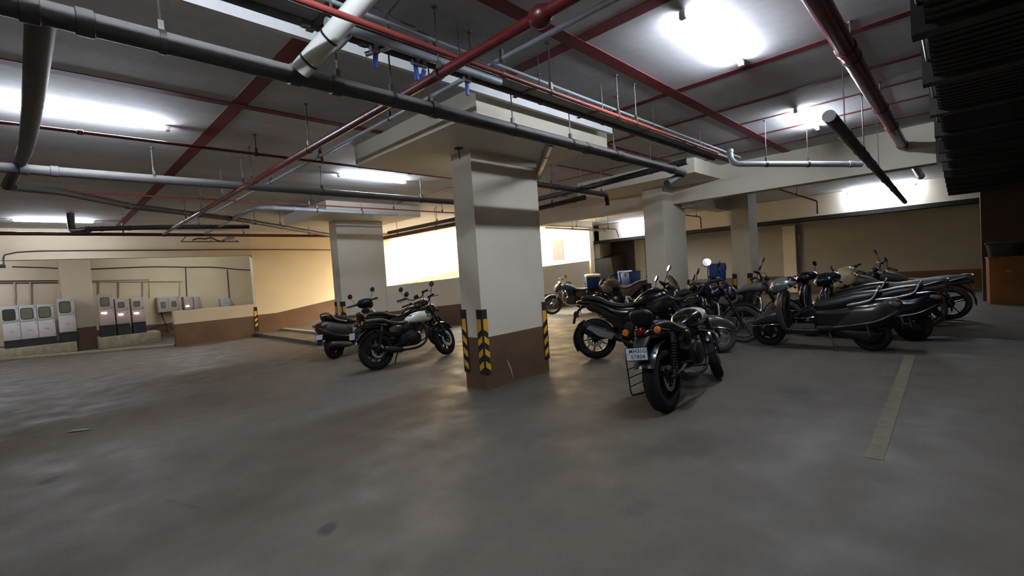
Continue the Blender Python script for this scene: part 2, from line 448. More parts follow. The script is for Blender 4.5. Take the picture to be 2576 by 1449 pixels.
# walls
def wall(name, x0, x1, y0, y1, z0, z1, band=0.63, up='wall', low='brown'):
    m = MB()
    if z0 < band < z1: m.box(x0, x1, y0, y1, z0, band, 1); m.box(x0, x1, y0, y1, band, z1, 0)
    else: m.box(x0, x1, y0, y1, z0, z1, 0)
    return struct(m.build(name, [up, low]))
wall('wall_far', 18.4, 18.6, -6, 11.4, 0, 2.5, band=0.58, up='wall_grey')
wall('wall_far_upper', 17.0, 17.25, -6, 11.4, 2.42, ZC)
struct(boxobj('soffit', 'wall', 17.25, 18.6, -6, 11.4, 2.42, 2.6))
struct(MB().box(16.86, 17.0, -6, 11.38, 2.335, 2.35).box(16.86, 16.875, -6, 11.38, 2.335, 2.47).box(16.875, 17.0, -6, 11.38, 2.455, 2.47).build('trim_2', 'duct'))
struct(MB().box(18.25, 18.4, 4.03, 4.42, 0, 2.32, 0).build('pilaster', 'wall'))
struct(MB().box(18.1, 18.4, 9.62, 10.1, 0, 2.42, 0).build('pilaster', 'wall'))
tag(MB().box(18.32, 18.4, 3.91, 4.0, 1.78, 2.0).build('junction_box', 'cab2', bevel=.01), 'small grey junction box beside the pilaster on the far wall', 'junction box')
struct(MB().box(14.96, 15.0, onx(1418, 630, 15).y, onx(1392, 630, 15).y, onx(1405, 654, 15).z, onx(1405, 601, 15).z).build('door_2', 'brown_dark'))
wall('wall_back', -5.2, -5.0, -6, 20, 0, ZC)
wall('wall_near', -5.2, 18.6, -6.2, -6.0, 0, ZC)
# wall to the left: header over the opening, solid length beside the ramp with a dado that climbs, dwarf wall below
W = MB().box(-5, 4.45, 15.1, 15.35, 2.41, ZC, 2)
def RZ(x): return 0.08 + max(0, x-5.0)*0.135
xs = [4.45, 5.0, 7, 9, 12, 16, 20]
for a, b in zip(xs[:-1], xs[1:]):
    za, zb = RZ(a), RZ(b); ba = 0.52 if a < 5 else 0.56
    for lo, hi, mi in ((lambda q: 0, lambda q: RZ(q)+0.54, 1), (lambda q: RZ(q)+0.54, lambda q: ZC if q <= 9.3 else 6.0, 0)):
        za0, za1, zb0, zb1 = lo(a), hi(a), lo(b), hi(b)
        if mi == 0 and b > 9.3 >= a: za1 = ZC if a < 9 else 6.0
        vs = [(a, 15.1, za0), (b, 15.1, zb0), (b, 15.1, zb1), (a, 15.1, za1), (a, 15.35, za0), (b, 15.35, zb0), (b, 15.35, zb1), (a, 15.35, za1)]
        W.add(vs, [(0, 1, 2, 3), (7, 6, 5, 4), (0, 4, 5, 1), (3, 2, 6, 7), (1, 5, 6, 2), (0, 3, 7, 4)], mi)
struct(W.build('wall_left', ['warm', 'brown_warm', 'beige']))
DS = MB().box(18.26, 18.4, 10.1, 11.38, 0, 2.42)
for i in range(12): DS.box(18.245, 18.26, 10.14, 11.34, .1+i*.195, .22+i*.195)
DS.box(18.20, 18.27, 10.1, 11.38, 1.55, 1.66)
struct(DS.build('door_1', 'shutter'))
wall('wall_dwarf', 2.42, 4.45, 15.1, 15.35, 0, 0.945, band=0.60, up='beige', low='brown')
wall('wall_recess', -5, 6.2, 19.3, 19.5, 0, ZC, band=0.45, up='warm', low='brown_warm')
wall('wall_recess_end', 6.0, 6.2, 15.35, 19.3, 0, ZC, band=0.45, up='warm', low='brown_warm')
wall('wall_recess_left', -5, 0.42, 18.75, 18.95, 0, ZC, band=0.30, up='beige', low='brown_warm')
# ramp going up behind its parapet
R = MB()
xs = [4.35, 5.0, 9, 14, 20]
R.add([(x, y, z) for x in xs for y in (10.6, 15.1) for z in (0.001, RZ(x))],
      [f for i in range(len(xs)-1) for f in ((4*i+1, 4*i+5, 4*i+7, 4*i+3), (4*i, 4*i+2, 4*i+6, 4*i+4), (4*i, 4*i+4, 4*i+5, 4*i+1), (4*i+2, 4*i+3, 4*i+7, 4*i+6))]
      + [(0, 1, 3, 2), (4*len(xs)-4, 4*len(xs)-2, 4*len(xs)-1, 4*len(xs)-3)])
rp = R.build('ramp', 'floor'); struct(rp)
struct(MB().box(5.05, 5.22, 10.6, 15.08, 0.08, 0.135).build('ramp_drain_kerb', 'concrete_plinth', rp))
PW = MB()
y0, y1 = 10.28, 10.55
for lo, hi, mi in (((0, 0), (0.60, 0.50), 1), ((0.60, 0.50), (1.235, 1.62), 0)):
    a, b = 6.02, 14.9
    vs = [(a, y0, lo[0]), (b, y0, lo[1]), (b, y0, hi[1]), (a, y0, hi[0]), (a, y1, lo[0]), (b, y1, lo[1]), (b, y1, hi[1]), (a, y1, hi[0])]
    PW.add(vs, [(0, 1, 2, 3), (7, 6, 5, 4), (0, 4, 5, 1), (3, 2, 6, 7), (1, 5, 6, 2), (0, 3, 7, 4)], mi)
struct(PW.build('wall_parapet', ['wall', 'brown']))
wall('wall_ramp', 15.25, 18.6, 11.4, 11.6, 0, ZC)
wall('wall_ramp_end', 15.0, 15.25, 10.28, 15.35, 0, 6.0, band=0.5, up='warm')
# drain channel edge in front of the panels, running slantwise
KB = MB()
k0, k1 = Vector((-1.6, 18.35, 0)), Vector((2.42, 15.25, 0))
kd = (k1-k0).normalized(); kn = Vector((kd.y, -kd.x, 0))
KB.obox((k0+k1)/2+Vector((0, 0, .03)), ((k1-k0).length, .16, .06), (0, 0, math.atan2(kd.y, kd.x)))
struct(KB.build('floor_kerb', 'concrete_plinth', bevel=.008))
# road paint
def mark(pts, wdt, mat, z=0.0025):
    a, b = [Vector((p[0], p[1], 0)) for p in pts]; d = (b-a).normalized()
    o = MB().obox((a+b)/2+Vector((0, 0, z/2+.0005)), ((b-a).length, wdt, z), (0, 0, math.atan2(d.y, d.x))).build('floor_marking', mat)
    return struct(o)
mark(((3.75, 0.435), (7.6, 0.47)), 0.10, 'line_old')
mark(((7.0, 5.98), (8.1, 5.52)), 0.09, 'line')
mark(((6.35, 4.82), (7.0, 4.68)), 0.08, 'line')
mark(((7.2, 5.80), (7.35, 5.55)), 0.08, 'line')
mark(((9.2, 7.0), (10.2, 6.6)), 0.08, 'line')

# ------------------------------------------------------------------ corner guards
def guard(x, y, d1, d2, z0, z1, label, w=0.085, group='chevron corner guards'):
    o = empty('corner_guard', (x, y, z0)); t = 0.012
    d1 = Vector((*d1, 0)); d2 = Vector((*d2, 0)); h = z1-z0
    n1, n2 = -d2, -d1                        # outward normals of the two faces
    m = MB(); st = MB()
    for d, n in ((d1, n1), (d2, n2)):
        other = n1 if n is n2 else n2
        c0 = n*0.0015 + other*t*(1 if d is d1 else 0)
        vs = []
        for q in (0, 1):
            off = n*(t*q)
            for zz in (0, h):
                vs += [c0+off+Vector((0, 0, zz)), c0+off+d*w+Vector((0, 0, zz))]
        m.add(vs, [(0, 1, 3, 2), (4, 6, 7, 5), (0, 4, 5, 1), (2, 3, 7, 6), (0, 2, 6, 4), (1, 5, 7, 3)])
        z = h-0.20
        while z > 0.09:
            e = n*(t+0.0035) + d*0.004; f = n*(t+0.0035) + d*(w-0.006); s = 0.055
            top0, bot0, top1, bot1 = z+0.04, z-0.035, z+0.04-s, z-0.035-s
            if z > h-0.21: top0 = top1 = h-0.115
            st.add([e+Vector((0, 0, bot0)), f+Vector((0, 0, bot1)), f+Vector((0, 0, top1)), e+Vector((0, 0, top0)),
                    e-n*.003+Vector((0, 0, bot0)), f-n*.003+Vector((0, 0, bot1)), f-n*.003+Vector((0, 0, top1)), e-n*.003+Vector((0, 0, top0))],
                   [(0, 1, 2, 3), (7, 6, 5, 4), (0, 4, 5, 1), (1, 5, 6, 2), (2, 6, 7, 3), (3, 7, 4, 0)])
            z -= 0.152
    m.build('rubber_angle', 'rubber', o); st.build('chevron_tape', 'yellow', o)
    return tag(o, label, 'corner guard', group)
X_, Y_ = (1, 0), (0, 1)
guard(3.626, 4.083, X_, Y_, 0.19, 0.97, 'black and yellow chevron guard on the nearest edge of the large pillar')
guard(3.626, 4.45, X_, (0, -1), 0.19, 0.97, 'chevron guard on the large pillar edge beside the white-tank motorcycle front wheel')
guard(4.80, 4.083, (-1, 0), Y_, 0.17, 0.955, 'chevron guard on the large pillar edge facing the right-hand bikes')
guard(4.85, 10.30, X_, Y_, 0.19, 0.97, 'chevron guard on the corner of the pillar behind the grey scooter handlebar')
guard(4.85, 10.66, X_, (0, -1), 0.19, 0.97, 'chevron guard on the far edge of the pillar behind the grey scooter')
guard(8.60, 4.55, X_, (0, -1), 0.19, 0.97, 'chevron guard on third pillar beside the dusty motorcycle tail')
guard(8.60, 4.13, X_, Y_, 0.19, 0.97, 'chevron guard on the middle edge of the third pillar behind black sports bike')
guard(9.60, 4.13, (-1, 0), Y_, 0.19, 0.97, 'chevron guard on the third pillar edge beside the smoked windscreen')
guard(11.3, 3.80, X_, (0, -1), 0.19, 0.99, 'chevron guard on fourth pillar edge beside the blue crate')
guard(11.3, 3.40, X_, Y_, 0.19, 0.99, 'chevron guard on fourth pillar edge above the dusty motorcycle seat')
guard(4.45, 15.1, (-1, 0), Y_, 0.13, 0.86, 'chevron guard at the end of the low wall beside the ramp')

# ------------------------------------------------------------------ pipework
def rnd(pts, rad=0.08, k=5):
    P = [Vector(p) for p in pts]; out = [P[0]]
    for i in range(1, len(P)-1):
        a, b, c = P[i-1], P[i], P[i+1]
        r1 = min(rad, (a-b).length*.45); r2 = min(rad, (c-b).length*.45)
        p, q = b+(a-b).normalized()*r1, b+(c-b).normalized()*r2
        for j in range(k+1):
            t = j/k; out.append(p*(1-t)**2 + b*2*t*(1-t) + q*t*t)
    out.append(P[-1]); return out
def pipe(label, pts, r, mat, joints=(), hangers=(), name='overhead_pipe', cat='pipe', group=None, rad=0.12, ztop=ZC, axis=0, hmat='rod', n=16, couple=1.16, jmat=None, jlen=None):
    """joints / hangers: coordinates along the given axis (0 = x, 1 = y)"""
    P = rnd(pts, rad)
    o = MB().tube(P, r, n).build(name, mat)
    def at(c):
        for a, b in zip(P[:-1], P[1:]):
            lo, hi = sorted((a[axis], b[axis]))
            if lo <= c <= hi and hi-lo > 1e-4:
                t = (c-a[axis])/(b[axis]-a[axis]); return a.lerp(b, t), (b-a).normalized()
        return P[-1], (P[-1]-P[-2]).normalized()
    for c in joints:
        p, d = at(c); L = jlen or max(0.05, r*1.3)
        MB().tube([p-d*L/2, p-d*L/2+d*.004, p+d*L/2-d*.004, p+d*L/2], [r*1.03, r*couple, r*couple, r*1.03], n).build('coupling', jmat or mat, o)
    for c in hangers:
        p, d = at(c); t = p-Vector((0, 0, 0))
        hg = MB()
        hg.tube([t-d*.013, t+d*.013], r*1.07+.003, n)
        hg.cyl((p.x, p.y, p.z+r), (p.x, p.y, ztop), .0055, n=6)
        hg.box(p.x-.012, p.x+.012, p.y-.012, p.y+.012, p.z+r, p.z+r+.05)
        hg.cyl((p.x, p.y, ztop-.012), (p.x, p.y, ztop), .018, n=8)
        hg.build('hanger', hmat, o)
    return tag(o, label, cat, group)

def Xs(pix, Y): return [ony(x, y, Y).x for x, y in pix]
def Ysx(pix, X): return [onx(x, y, X).y for x, y in pix]
YA, ZA = 2.685, 2.60
xa_end = 6.28
pipe('long dusty black drain pipe running from the upper edge past the large pillar',
     [(-1.2, YA, ZA), (xa_end, YA, ZA), (xa_end+.06, YA+.06, ZA-.01), tuple(onz(1678, 462, 2.44))], 0.050, 'black_pipe',
     joints=Xs([(75, 40), (215, 75), (845, 215), (1090, 270), (1475, 370), (1560, 395), (1690, 425)], YA) + [onz(757, 176, 2.6).x],
     hangers=Xs([(408, 110), (850, 205), (985, 235), (1084, 262), (1290, 315), (1435, 352), (1545, 385)], YA), rad=.07)
YB, ZB = 6.65, 2.75
pipe('lower black drain pipe crossing below the long ceiling lamp towards the large pillar',
     [(-1.5, YB, ZB), (6.2, YB, ZB)], 0.05, 'black_pipe',
     joints=Xs([(60, 425), (138, 432)], YB), hangers=Xs([(388, 450), (612, 470), (810, 480), (1060, 500)], YB))
pipe('bowed grey-blue branch pipe between the two black drain pipes at upper left',
     [(0.085, YA, ZA), (0.05, 4.0, 2.63), (0.0, 5.6, 2.72), (-.07, 6.9, 2.84), (-.18, 7.5, 2.72)], 0.05, 'black_pipe', rad=.5, axis=1)
pipe('dark pipe slanting from the left elbow down towards the second pillar',
     [tuple(onz(32, 470, 2.70)), tuple(onz(150, 482, 2.75)), tuple(onz(331, 519, 2.79)), tuple(onz(600, 552, 2.80)), tuple(onz(845, 594, 2.74))], 0.045, 'dark_pipe', joints=[1.0, 2.62], hangers=[2.1, 3.2, 3.9])
pipe('short white pipe with black joint rings rising from the black drain pipe',
     [tuple(onz(757, 176, 2.60)), tuple(onz(757, 176, 2.60).lerp(onz(960, -55, 2.95), 1.48))], 0.052, 'white_pipe', joints=[1.122, 1.185], couple=1.035, jmat='cable', jlen=.012, axis=0)
# red sprinkler mains
XM, ZM = 1.872, 2.69
red_main = pipe('main red sprinkler pipe running away below the cable tray to the left wall',
     [(XM, -3.0, ZM), (XM, 11.9, ZM)], 0.0315, 'red', joints=[1.46, 1.53, 6.0], axis=1, hangers=[2.35, 4.4, 6.1, 7.4, 8.6, 9.8])
MB().ell((XM, 1.50, ZM-.005), (.058, .07, .058)).build('grooved_tee', 'red', red_main)
pipe('thick red fire main under the ceiling running beside the dark duct',
     [(1.2, .553, 2.85), (8.9, .553, 2.85), (9.0, .553, 2.85), (13.4, .553, 2.85)], 0.060, 'red',
     joints=[4.2, 7.4, 8.85, 13.35], hangers=Xs([(2140, 110), (2215, 250)], .553))
pipe('red sprinkler pipe along the top of the left wall', [(-4.0, 12.7, 2.75), (5.95, 12.7, 2.75)], 0.036, 'red', hangers=[1.3, 3.6, 5.2], joints=[2.0])
pipe('thin red pipe in front of the long ceiling lamp at left', [(-1.5, 5.58, 2.90), (4.55, 5.58, 2.90)], 0.015, 'red',
     joints=Xs([(200, 325), (645, 388), (1030, 435)], 5.58), hangers=Xs([(645, 388), (810, 405), (905, 420)], 5.58), couple=1.5)
pipe('thin red pipe below the lower black pipe crossing the second lamp bay', [(-1.0, 8.67, 2.90), (7.2, 8.67, 2.90)], 0.013, 'salmon',
     joints=[0.2, 1.9, 2.6], hangers=[2.2, 3.6, 5.4, 6.7], couple=1.6)
XG = 2.46
pipe('slim grey conduit pipe beside the main red sprinkler pipe', [(XG, -2.0, 2.95), (XG, 13.0, 2.95)], 0.019, 'grey_pipe', joints=[1.4, 4.6, 6.2], axis=1,
     hangers=[2.35, 3.9, 5.5, 7.2])
# overhead services tray and the pipes that travel with it
tr = empty('cable_tray', (0, 2.52, 2.89))
m = MB().box(-.6, 7.75, -.055, .055, -.006, 0).box(-.6, 7.75, -.058, -.052, -.006, .035).box(-.6, 7.75, .052, .058, -.006, .035)
m.build('channel', 'tray', tr)
for q in Xs([(1330, 235), (1490, 300), (1620, 345), (1740, 385)], 2.52) + [2.1, 1.2, .4]:
    b = MB().box(q-.02, q+.02, -.13, .17, -.012, -.006)
    b.cyl((q, -.12, -.01), (q, -.12, ZC-2.89), .005, n=6).cyl((q, .15, -.01), (q, .15, ZC-2.89), .005, n=6)
    b.build('support_bracket', 'rod', tr)
MB().tube([(-.6, -.11, .045), (7.75, -.11, .045)], .011, 8).build('white_conduit', 'grey_pipe', tr)
for q in (0, 1):
    pts = cr([(x_, -.03+.05*q+random.uniform(-.012, .012), .012+random.uniform(0, .01)) for x_ in [i*.9-.5 for i in range(10)]], 4)
    MB().tube(pts, .008, 6).build('power_cable', 'cable', tr)
tag(tr, 'grey cable tray carrying conduits from the top centre towards the third pillar', 'cable tray')
pipe('red pipe alongside the cable tray with a faded salmon stretch', [(-.8, 2.194, 2.745), (6.2, 2.194, 2.745)], 0.0175, 'salmon',
     joints=[2.3, 5.2], hangers=Xs([(1385, 210), (1555, 275), (1600, 295)], 2.194), couple=1.3)
pipe('wide black pipe travelling beneath the cable tray', [(-.8, 2.615, 2.89), (7.2, 2.615, 2.89)], 0.032, 'black_pipe', joints=[1.15, 1.5], hangers=[3.2, 4.2, 5.3])
# ball valves and loose cables at the head of the tray
vm = empty('valve_manifold', (1.55, 2.52, 2.845))
MB().tube(rnd([(-.35, -.05, 0), (.9, -.05, 0), (1.0, -.05, 0)]), .026, 12).build('manifold_pipe', 'grey_pipe', vm)
for i, (dx, ty) in enumerate(((-.02, .2), (.28, -.1), (.33, .5), (.72, .05))):
    b = MB().cyl((dx, -.05, 0), (dx, .02, -.03), .014).cyl((dx-.03, .015, -.03), (dx+.03, .015, -.03), .018)
    vb = b.build('ball_valve', 'steel', vm)
    MB().obox((dx+.01, .03, -.085-.012*(i == 2)), (.032, .014, .10), (0, ty*.6, 0)).build('valve_handle', 'blue', vb, bevel=.004)
MB().tube(rnd([(-.2, -.05, 0), (-.22, .06, -.05), (-.26, .2, -.07), (-.34, .36, -.05)]), .02, 10).build('branch_pipe', 'grey_pipe', vm)
MB().tube(rnd([(.1, -.05, .02), (.1, .05, .03), (.0, .16, .0)]), .016, 10).build('branch_pipe', 'steel', vm)
tag(vm, 'grey pipe manifold with blue valve handles beneath the tray at top', 'valve manifold')
def cable(label, pts, r=.007, mat='cable', name='loose_cable', cat='cable', group='loose cables by the valves', k=6):
    o = MB().tube(cr(pts, k), r, 7).build(name, mat); return tag(o, label, cat, group)
def on(p, z): q = onz(*p, z); return (q.x, q.y, q.z)
cable('loose black cable curling down onto the valves', [on((1005, 0), 3.11), on((975, 35), 3.05), on((972, 55), 3.0), on((985, 85), 2.95), on((1003, 118), 2.88)])
cable('straight black cable clipped to ceiling above valves', [on((928, 10), 3.11), on((962, 28), 3.11)], .006)
cable('black cable along the ceiling sloping to the hanger rod', [on((980, 36), 3.11), on((1012, 55), 3.11), on((1044, 68), 3.1)], .007)
cable('looped black cable drooping along the red pipe by the tray', [on((1050, 78), 3.08), on((1075, 90), 3.0), on((1095, 115), 2.94), on((1100, 140), 2.9), on((1090, 158), 2.87)], .007)
# pipes past the large pillar
ep = ony(1348, 455, 4.9)
pipe('short brown branch pipe sloping from the black drain pipe behind the large pillar',
     [(ony(1388, 368, 2.74).x, 2.74, 2.60), tuple(ep)], 0.045, 'brown_pipe', joints=[3.2], axis=1)
pipe('dark pipe leaving the right of the large pillar and turning down', [(4.2, 4.53, 2.70), (7.35, 4.65, 2.70), (7.42, 4.66, 2.68), (7.45, 4.66, 2.50)], 0.043, 'dark_pipe',
     joints=[5.9], hangers=[5.75, 6.6, 7.25], rad=.06)
pipe('dark pipe crossing from the tray end towards the beam', [(6.28, 2.62, 2.74), (6.5, 4.4, 2.72), (6.9, 8.4, 2.72), (7.0, 11.6, 2.74)], 0.045, 'dark_pipe', axis=1, hangers=[3.2, 5.2, 9.2], joints=[4.3])
pipe('grey-brown pipe low behind the large pillar turning to the beam', [(7.3, 6.3, 2.66), (7.15, 4.95, 2.68)], 0.05, 'dark_pipe', axis=1, joints=[5.2], hangers=[5.8])
pipe('short brown pipe with a bent end between the pillar and beam', [(7.0, 6.4, 2.78), (6.9, 5.4, 2.80), (6.95, 5.2, 2.74)], 0.025, 'brown_pipe', axis=1, hangers=[6.1])
pipe('pale grey pipe with bends in front of the second pillar drop panel', [(2.79, 12.6, 2.80), (2.66, 8.75, 2.80), (2.9, 8.6, 2.80), (5.4, 8.55, 2.78)], 0.036, 'grey_pipe', rad=.2,
     joints=[2.95, 3.3, 5.0], hangers=[3.7, 4.6])
pipe('grey drop pipe with bend linking the tray end to the grey drain', [tuple(onz(1836, 378, 2.80)), tuple(onz(1838, 400, 2.68)), (6.42, 2.06, 2.60), tuple(onz(2168, 413, 2.45))], 0.036, 'grey_pipe', rad=.08,
     axis=0, joints=[6.46, 7.25], hangers=[6.65, 6.95])
pipe('dark grey open-ended drain pipe running away below the right-hand lamp', [(4.37, .70, 2.44), (14.6, .90, 2.42)], 0.047, 'black_pipe', joints=[6.2, 7.35, 9.3, 11], hangers=[5.2, 6.6, 8.3])
pipe('dark pipe run on the left wall ceiling beside the far lamp', [(.72, 11.9, 2.76), (1.9, 11.5, 2.78), (3.3, 11.2, 2.78)], 0.045, 'dark_pipe', joints=[.9, 1.3], hangers=[1.2, 2.4])
pipe('dark elbow dropping from the ceiling in front of the far left lamp', [(.50, 12.4, ZC), (.50, 12.4, 2.80), (.55, 12.3, 2.76), (.72, 11.95, 2.76)], 0.06, 'dark_pipe', rad=.08)
pipe('brown pipe crossing towards the ramp behind the second pillar', [(7.02, 8.5, 2.62), (7.05, 14.6, 2.62)], 0.05, 'brown_pipe', axis=1, hangers=[9.4, 11.2])
# small red droppers in the far bay
pipe('thin red pipe with a drop leg in front of the far wall channel', [tuple(onx(1955, 475, 13)), tuple(onx(2055, 506, 13.3)), tuple(onx(2056, 538, 13.3))], 0.018, 'salmon', rad=.03, axis=1, hangers=[onx(2005, 490, 13.15).y])
pipe('thin brown pipe bent down beside the third pillar', [tuple(onx(1725, 541, 12.6)), tuple(onx(1762, 546, 12.6)), tuple(onx(1764, 574, 12.6))], 0.018, 'brown_pipe', rad=.03, axis=1, hangers=[onx(1752, 546, 12.6).y])
pipe('pair of slim pipes near the ramp ceiling beyond the pillar', [tuple(onx(1372, 573, 11.5)), tuple(onx(1522, 580, 11.5))], 0.03, 'grey_pipe', axis=1, hangers=[onx(1440, 576, 11.5).y, onx(1500, 578, 11.5).y])
pipe('lower slim pipe in the bay left of the third pillar', [tuple(onx(1372, 566, 12)), tuple(onx(1550, 577, 12)), tuple(onx(1556, 597, 12))], 0.012, 'brown_pipe', rad=.03, axis=1, hangers=[onx(1450, 570, 12).y, onx(1530, 575, 12).y])

# tangle of bent steel bracket and cable near the top of the left wall
tg = empty('bent_bracket', tuple(ony(525, 606, 14.6)))
MB().tube([(-.62, 0, -.02), (.75, .05, -.02)], .014, 6).tube([(-.62, 0, -.02), (-.5, .02, .12)], .012, 6).tube([(.72, .04, -.02), (.60, .05, .14)], .012, 6).cyl((.1, .2, 0), (.1, .2, ZC-tg.location.z), .006, n=6).build('frame', 'dark_pipe', tg)
MB().tube(cr([(-.35+.14*i, .05+random.uniform(-.05, .05), .05+random.uniform(-.06, .06)) for i in range(8)], 5), .022, 7).build('cable_bundle', 'brown_pipe', tg)
MB().lathe([(0, 0), (.16, .01), (.17, .03), (.05, .10), (0, .10)], (.52, .05, .02), 'z', 20).build('dish', 'cab2', tg)
tag(tg, 'bent dark bracket with tangled cable hanging above the left wall header', 'bracket')
# sprinkler rosette hanging below the drop panel of the large pillar
q = onz(1154, 373, 2.868)
sp_ = empty('ceiling_rosette', (q.x, q.y, 2.87))
MB().lathe([(0, 0), (.055, 0), (.05, -.012), (.012, -.02), (0, -.02)], (0, 0, 0), 'z', 20).build('cover_plate', 'dark_pipe', sp_)
MB().tube([(0, 0, -.02), (.004, 0, -.13)], .007, 8).build('rod', 'dark_pipe', sp_)
tag(sp_, 'dark round cover plate with a hanging rod under the large pillar panel', 'rosette')
# loose hanger rods
for (x_, y_, l_, lab) in ((1180, 78, .25, 'bare threaded rod hanging above the red main near top centre'), (380, 380, .32, 'pale rod hanging beside the lower black pipe left of centre'),
                          (1552, 242, .18, 'bare rod hanging to the right of the salmon pipe')):
    q = onz(x_, y_, ZC)
    o = MB().cyl((q.x, q.y, ZC-l_), (q.x, q.y, ZC), .006, n=6).cyl((q.x, q.y, ZC-.015), (q.x, q.y, ZC), .018, n=8).build('hanger_rod', 'rod')
    tag(o, lab, 'rod', 'loose hanger rods')

# ------------------------------------------------------------------ lamps
def lamp(label, c, length=1.2, axis='x', drop=True, group='fluorescent batten lamps', tilt=0):
    o = empty('batten_lamp', c, (0, 0, tilt + (0 if axis == 'x' else PI/2)))
    L = length/2
    MB().box(-L-.03, L+.03, -.012, .012, .018, .038).build('housing', 'fixture', o, bevel=.004)
    MB().tube([(-L+.02, 0, 0), (L-.02, 0, 0)], .015, 12).build('tube', 'tube', o)
    for s in (-1, 1): MB().box(s*L-.02, s*L+.02, -.02, .02, -.018, .03).build('end_holder', 'fixture', o, bevel=.003)
    if drop:
        for s in (-.6, .6): MB().cyl((s*L, 0, .06), (s*L, 0, ZC-c[2]), .0035, n=6).build('suspension_rod', 'rod', o)
    return tag(o, label, 'lamp', group)
lamp('long lit fluorescent lamp at far left above the lower black pipe', (.36, 5.72, 3.08), 1.3)
lamp('lit fluorescent lamp above the second pillar near centre', (3.98, 6.93, 3.08), 1.2)
lamp('brightest lit lamp at upper right between the red ceiling stripes', (3.83, 1.33, 3.08), 1.2)
lamp('lit lamp partly hidden by the open-ended grey drain pipe', (7.05, 1.36, 3.08), 1.2)
lamp('lit lamp high on the far wall above the dark channel', (16.72, 1.55, 3.0), 1.5, 'y')
lamp('lit lamp at the left wall behind the dark pipe elbow', (.30, 13.4, 3.08), 1.2)
lamp('lit lamp in the bay left of the third pillar', (16.74, 9.3, 3.0), 1.2, 'y')
lamp('ceiling lamp directly overhead of the viewer in the lane', (.45, 1.33, 3.08), 1.2)
lamp('unseen added lamp in the recess above the white meter cabinets', (-1.6, 16.8, 2.95), 1.2)  # no such fitting in view, put in to brighten the cabinet wall
lamp('unseen added lamp in the yellow recess behind the header', (3.2, 16.6, 2.95), 1.2)  # out of sight, added to raise the brightness of the yellow recess

# ------------------------------------------------------------------ dark duct at the right
du = empty('ventilation_duct', (0, 0, 2.40))
fl = [2.0, 2.95, 3.88, 4.86, 5.85, 6.93, 7.71, 8.72, 9.6, 10.43, 11.4, 12.4, 13.4]
MB().box(-1.0, 14.0, -1.75, .085, 0, .16).build('duct_body', 'duct', du)
for q in fl:
    MB().box(q-.05, q+.05, -1.80, .135, -.035, .20).build('flange', 'duct', du)
for i in range(len(fl)-1):
    b = MB()
    for j in range(9):
        x0 = fl[i] + (fl[i+1]-fl[i])*(j+.9)/10.4
        b.box(x0-.018, x0+.018, -1.74, .08, -.012, 0)
    b.build('rib_panel', 'duct', du)
MB().tube([(-1, .11, .10), (14, .11, .10)], .008, 6).build('lit_edge_strip', 'steel', du)  # bright line added to stand for the lit edge of the duct side
tag(du, 'wide dark ribbed ventilation duct with projecting flanges at upper right', 'duct')
# ------------------------------------------------------------------ left wall services
cable('thin conduit running level along the header of the left wall', [tuple(ony(10, 668, 15.07)), tuple(ony(10, 645, 15.07)), tuple(ony(25, 638, 15.07)), tuple(ony(100, 631, 15.07)), tuple(ony(400, 629, 15.07)), tuple(ony(700, 628, 15.07)), tuple(ony(860, 629, 15.07))], .012,
      'cable', 'wall_conduit', 'conduit', 'wall conduits', 2)
cable('slack cable bundle high on the yellow recess wall', [tuple(ony(x, y, 19.26)) for x, y in ((226, 677), (300, 674), (390, 671), (470, 672), (535, 672), (580, 676), (620, 679), (662, 680))], .016, 'cable', 'wall_cable', 'cable', 'wall conduits', 4)
cable('cable dropping to the panel with the lit white light', [tuple(ony(467, 674, 19.25)), tuple(ony(470, 746, 19.25))], .016, 'cable', 'wall_cable', 'cable', 'wall conduits', 2)
cable('cable dropping to the small box behind the low wall', [tuple(ony(571, 678, 19.25)), tuple(ony(577, 752, 19.25))], .014, 'cable', 'wall_cable', 'cable', 'wall conduits', 2)
for i, yy in enumerate((706, 711)):
    cable(('upper' if i == 0 else 'lower') + ' thin conduit along the wall left of the white column', [tuple(ony(-20, yy+1, 18.72)), tuple(ony(146, yy, 18.72))], .014, 'cable', 'wall_conduit', 'conduit', 'wall conduits', 2)
for i, xx in enumerate((36, 76)):
    cable(('first' if i == 0 else 'second') + ' grey riser conduit above the white meter cabinet', [tuple(ony(xx, 711, 18.71)), tuple(ony(xx+1, 765, 18.71))], .022, 'cab2', 'wall_conduit', 'conduit', 'wall conduits', 2)
cable('slack cable below the header left of the white column', [tuple(ony(x, y, 18.71)) for x, y in ((30, 671), (70, 672), (110, 673), (146, 675))], .014, 'cable', 'wall_cable', 'cable', 'wall conduits', 4)
cable('upper thin conduit over the three lit meter panels', [tuple(ony(228, 745, 19.26)), tuple(ony(227, 706, 19.26)), tuple(ony(375, 703, 19.26)), tuple(ony(376, 750, 19.26))], .012, 'cab2', 'wall_conduit', 'conduit', 'wall conduits', 1)
cable('lower thin conduit over the lit meter panels', [tuple(ony(228, 709, 19.26)), tuple(ony(458, 708, 19.26))], .012, 'cab2', 'wall_conduit', 'conduit', 'wall conduits', 2)
for (xx, y1_, lab) in ((249, 738, 'riser conduit into the tallest lit meter panel'), (299, 748, 'riser conduit into the middle lit meter panel'), (359, 748, 'riser conduit into the last lit meter panel'), (452, 745, 'riser conduit into the plain twin box')):
    cable(lab, [tuple(ony(xx, 709, 19.25)), tuple(ony(xx, y1_, 19.25))], .018, 'cab2', 'wall_conduit', 'conduit', 'wall conduits', 2)
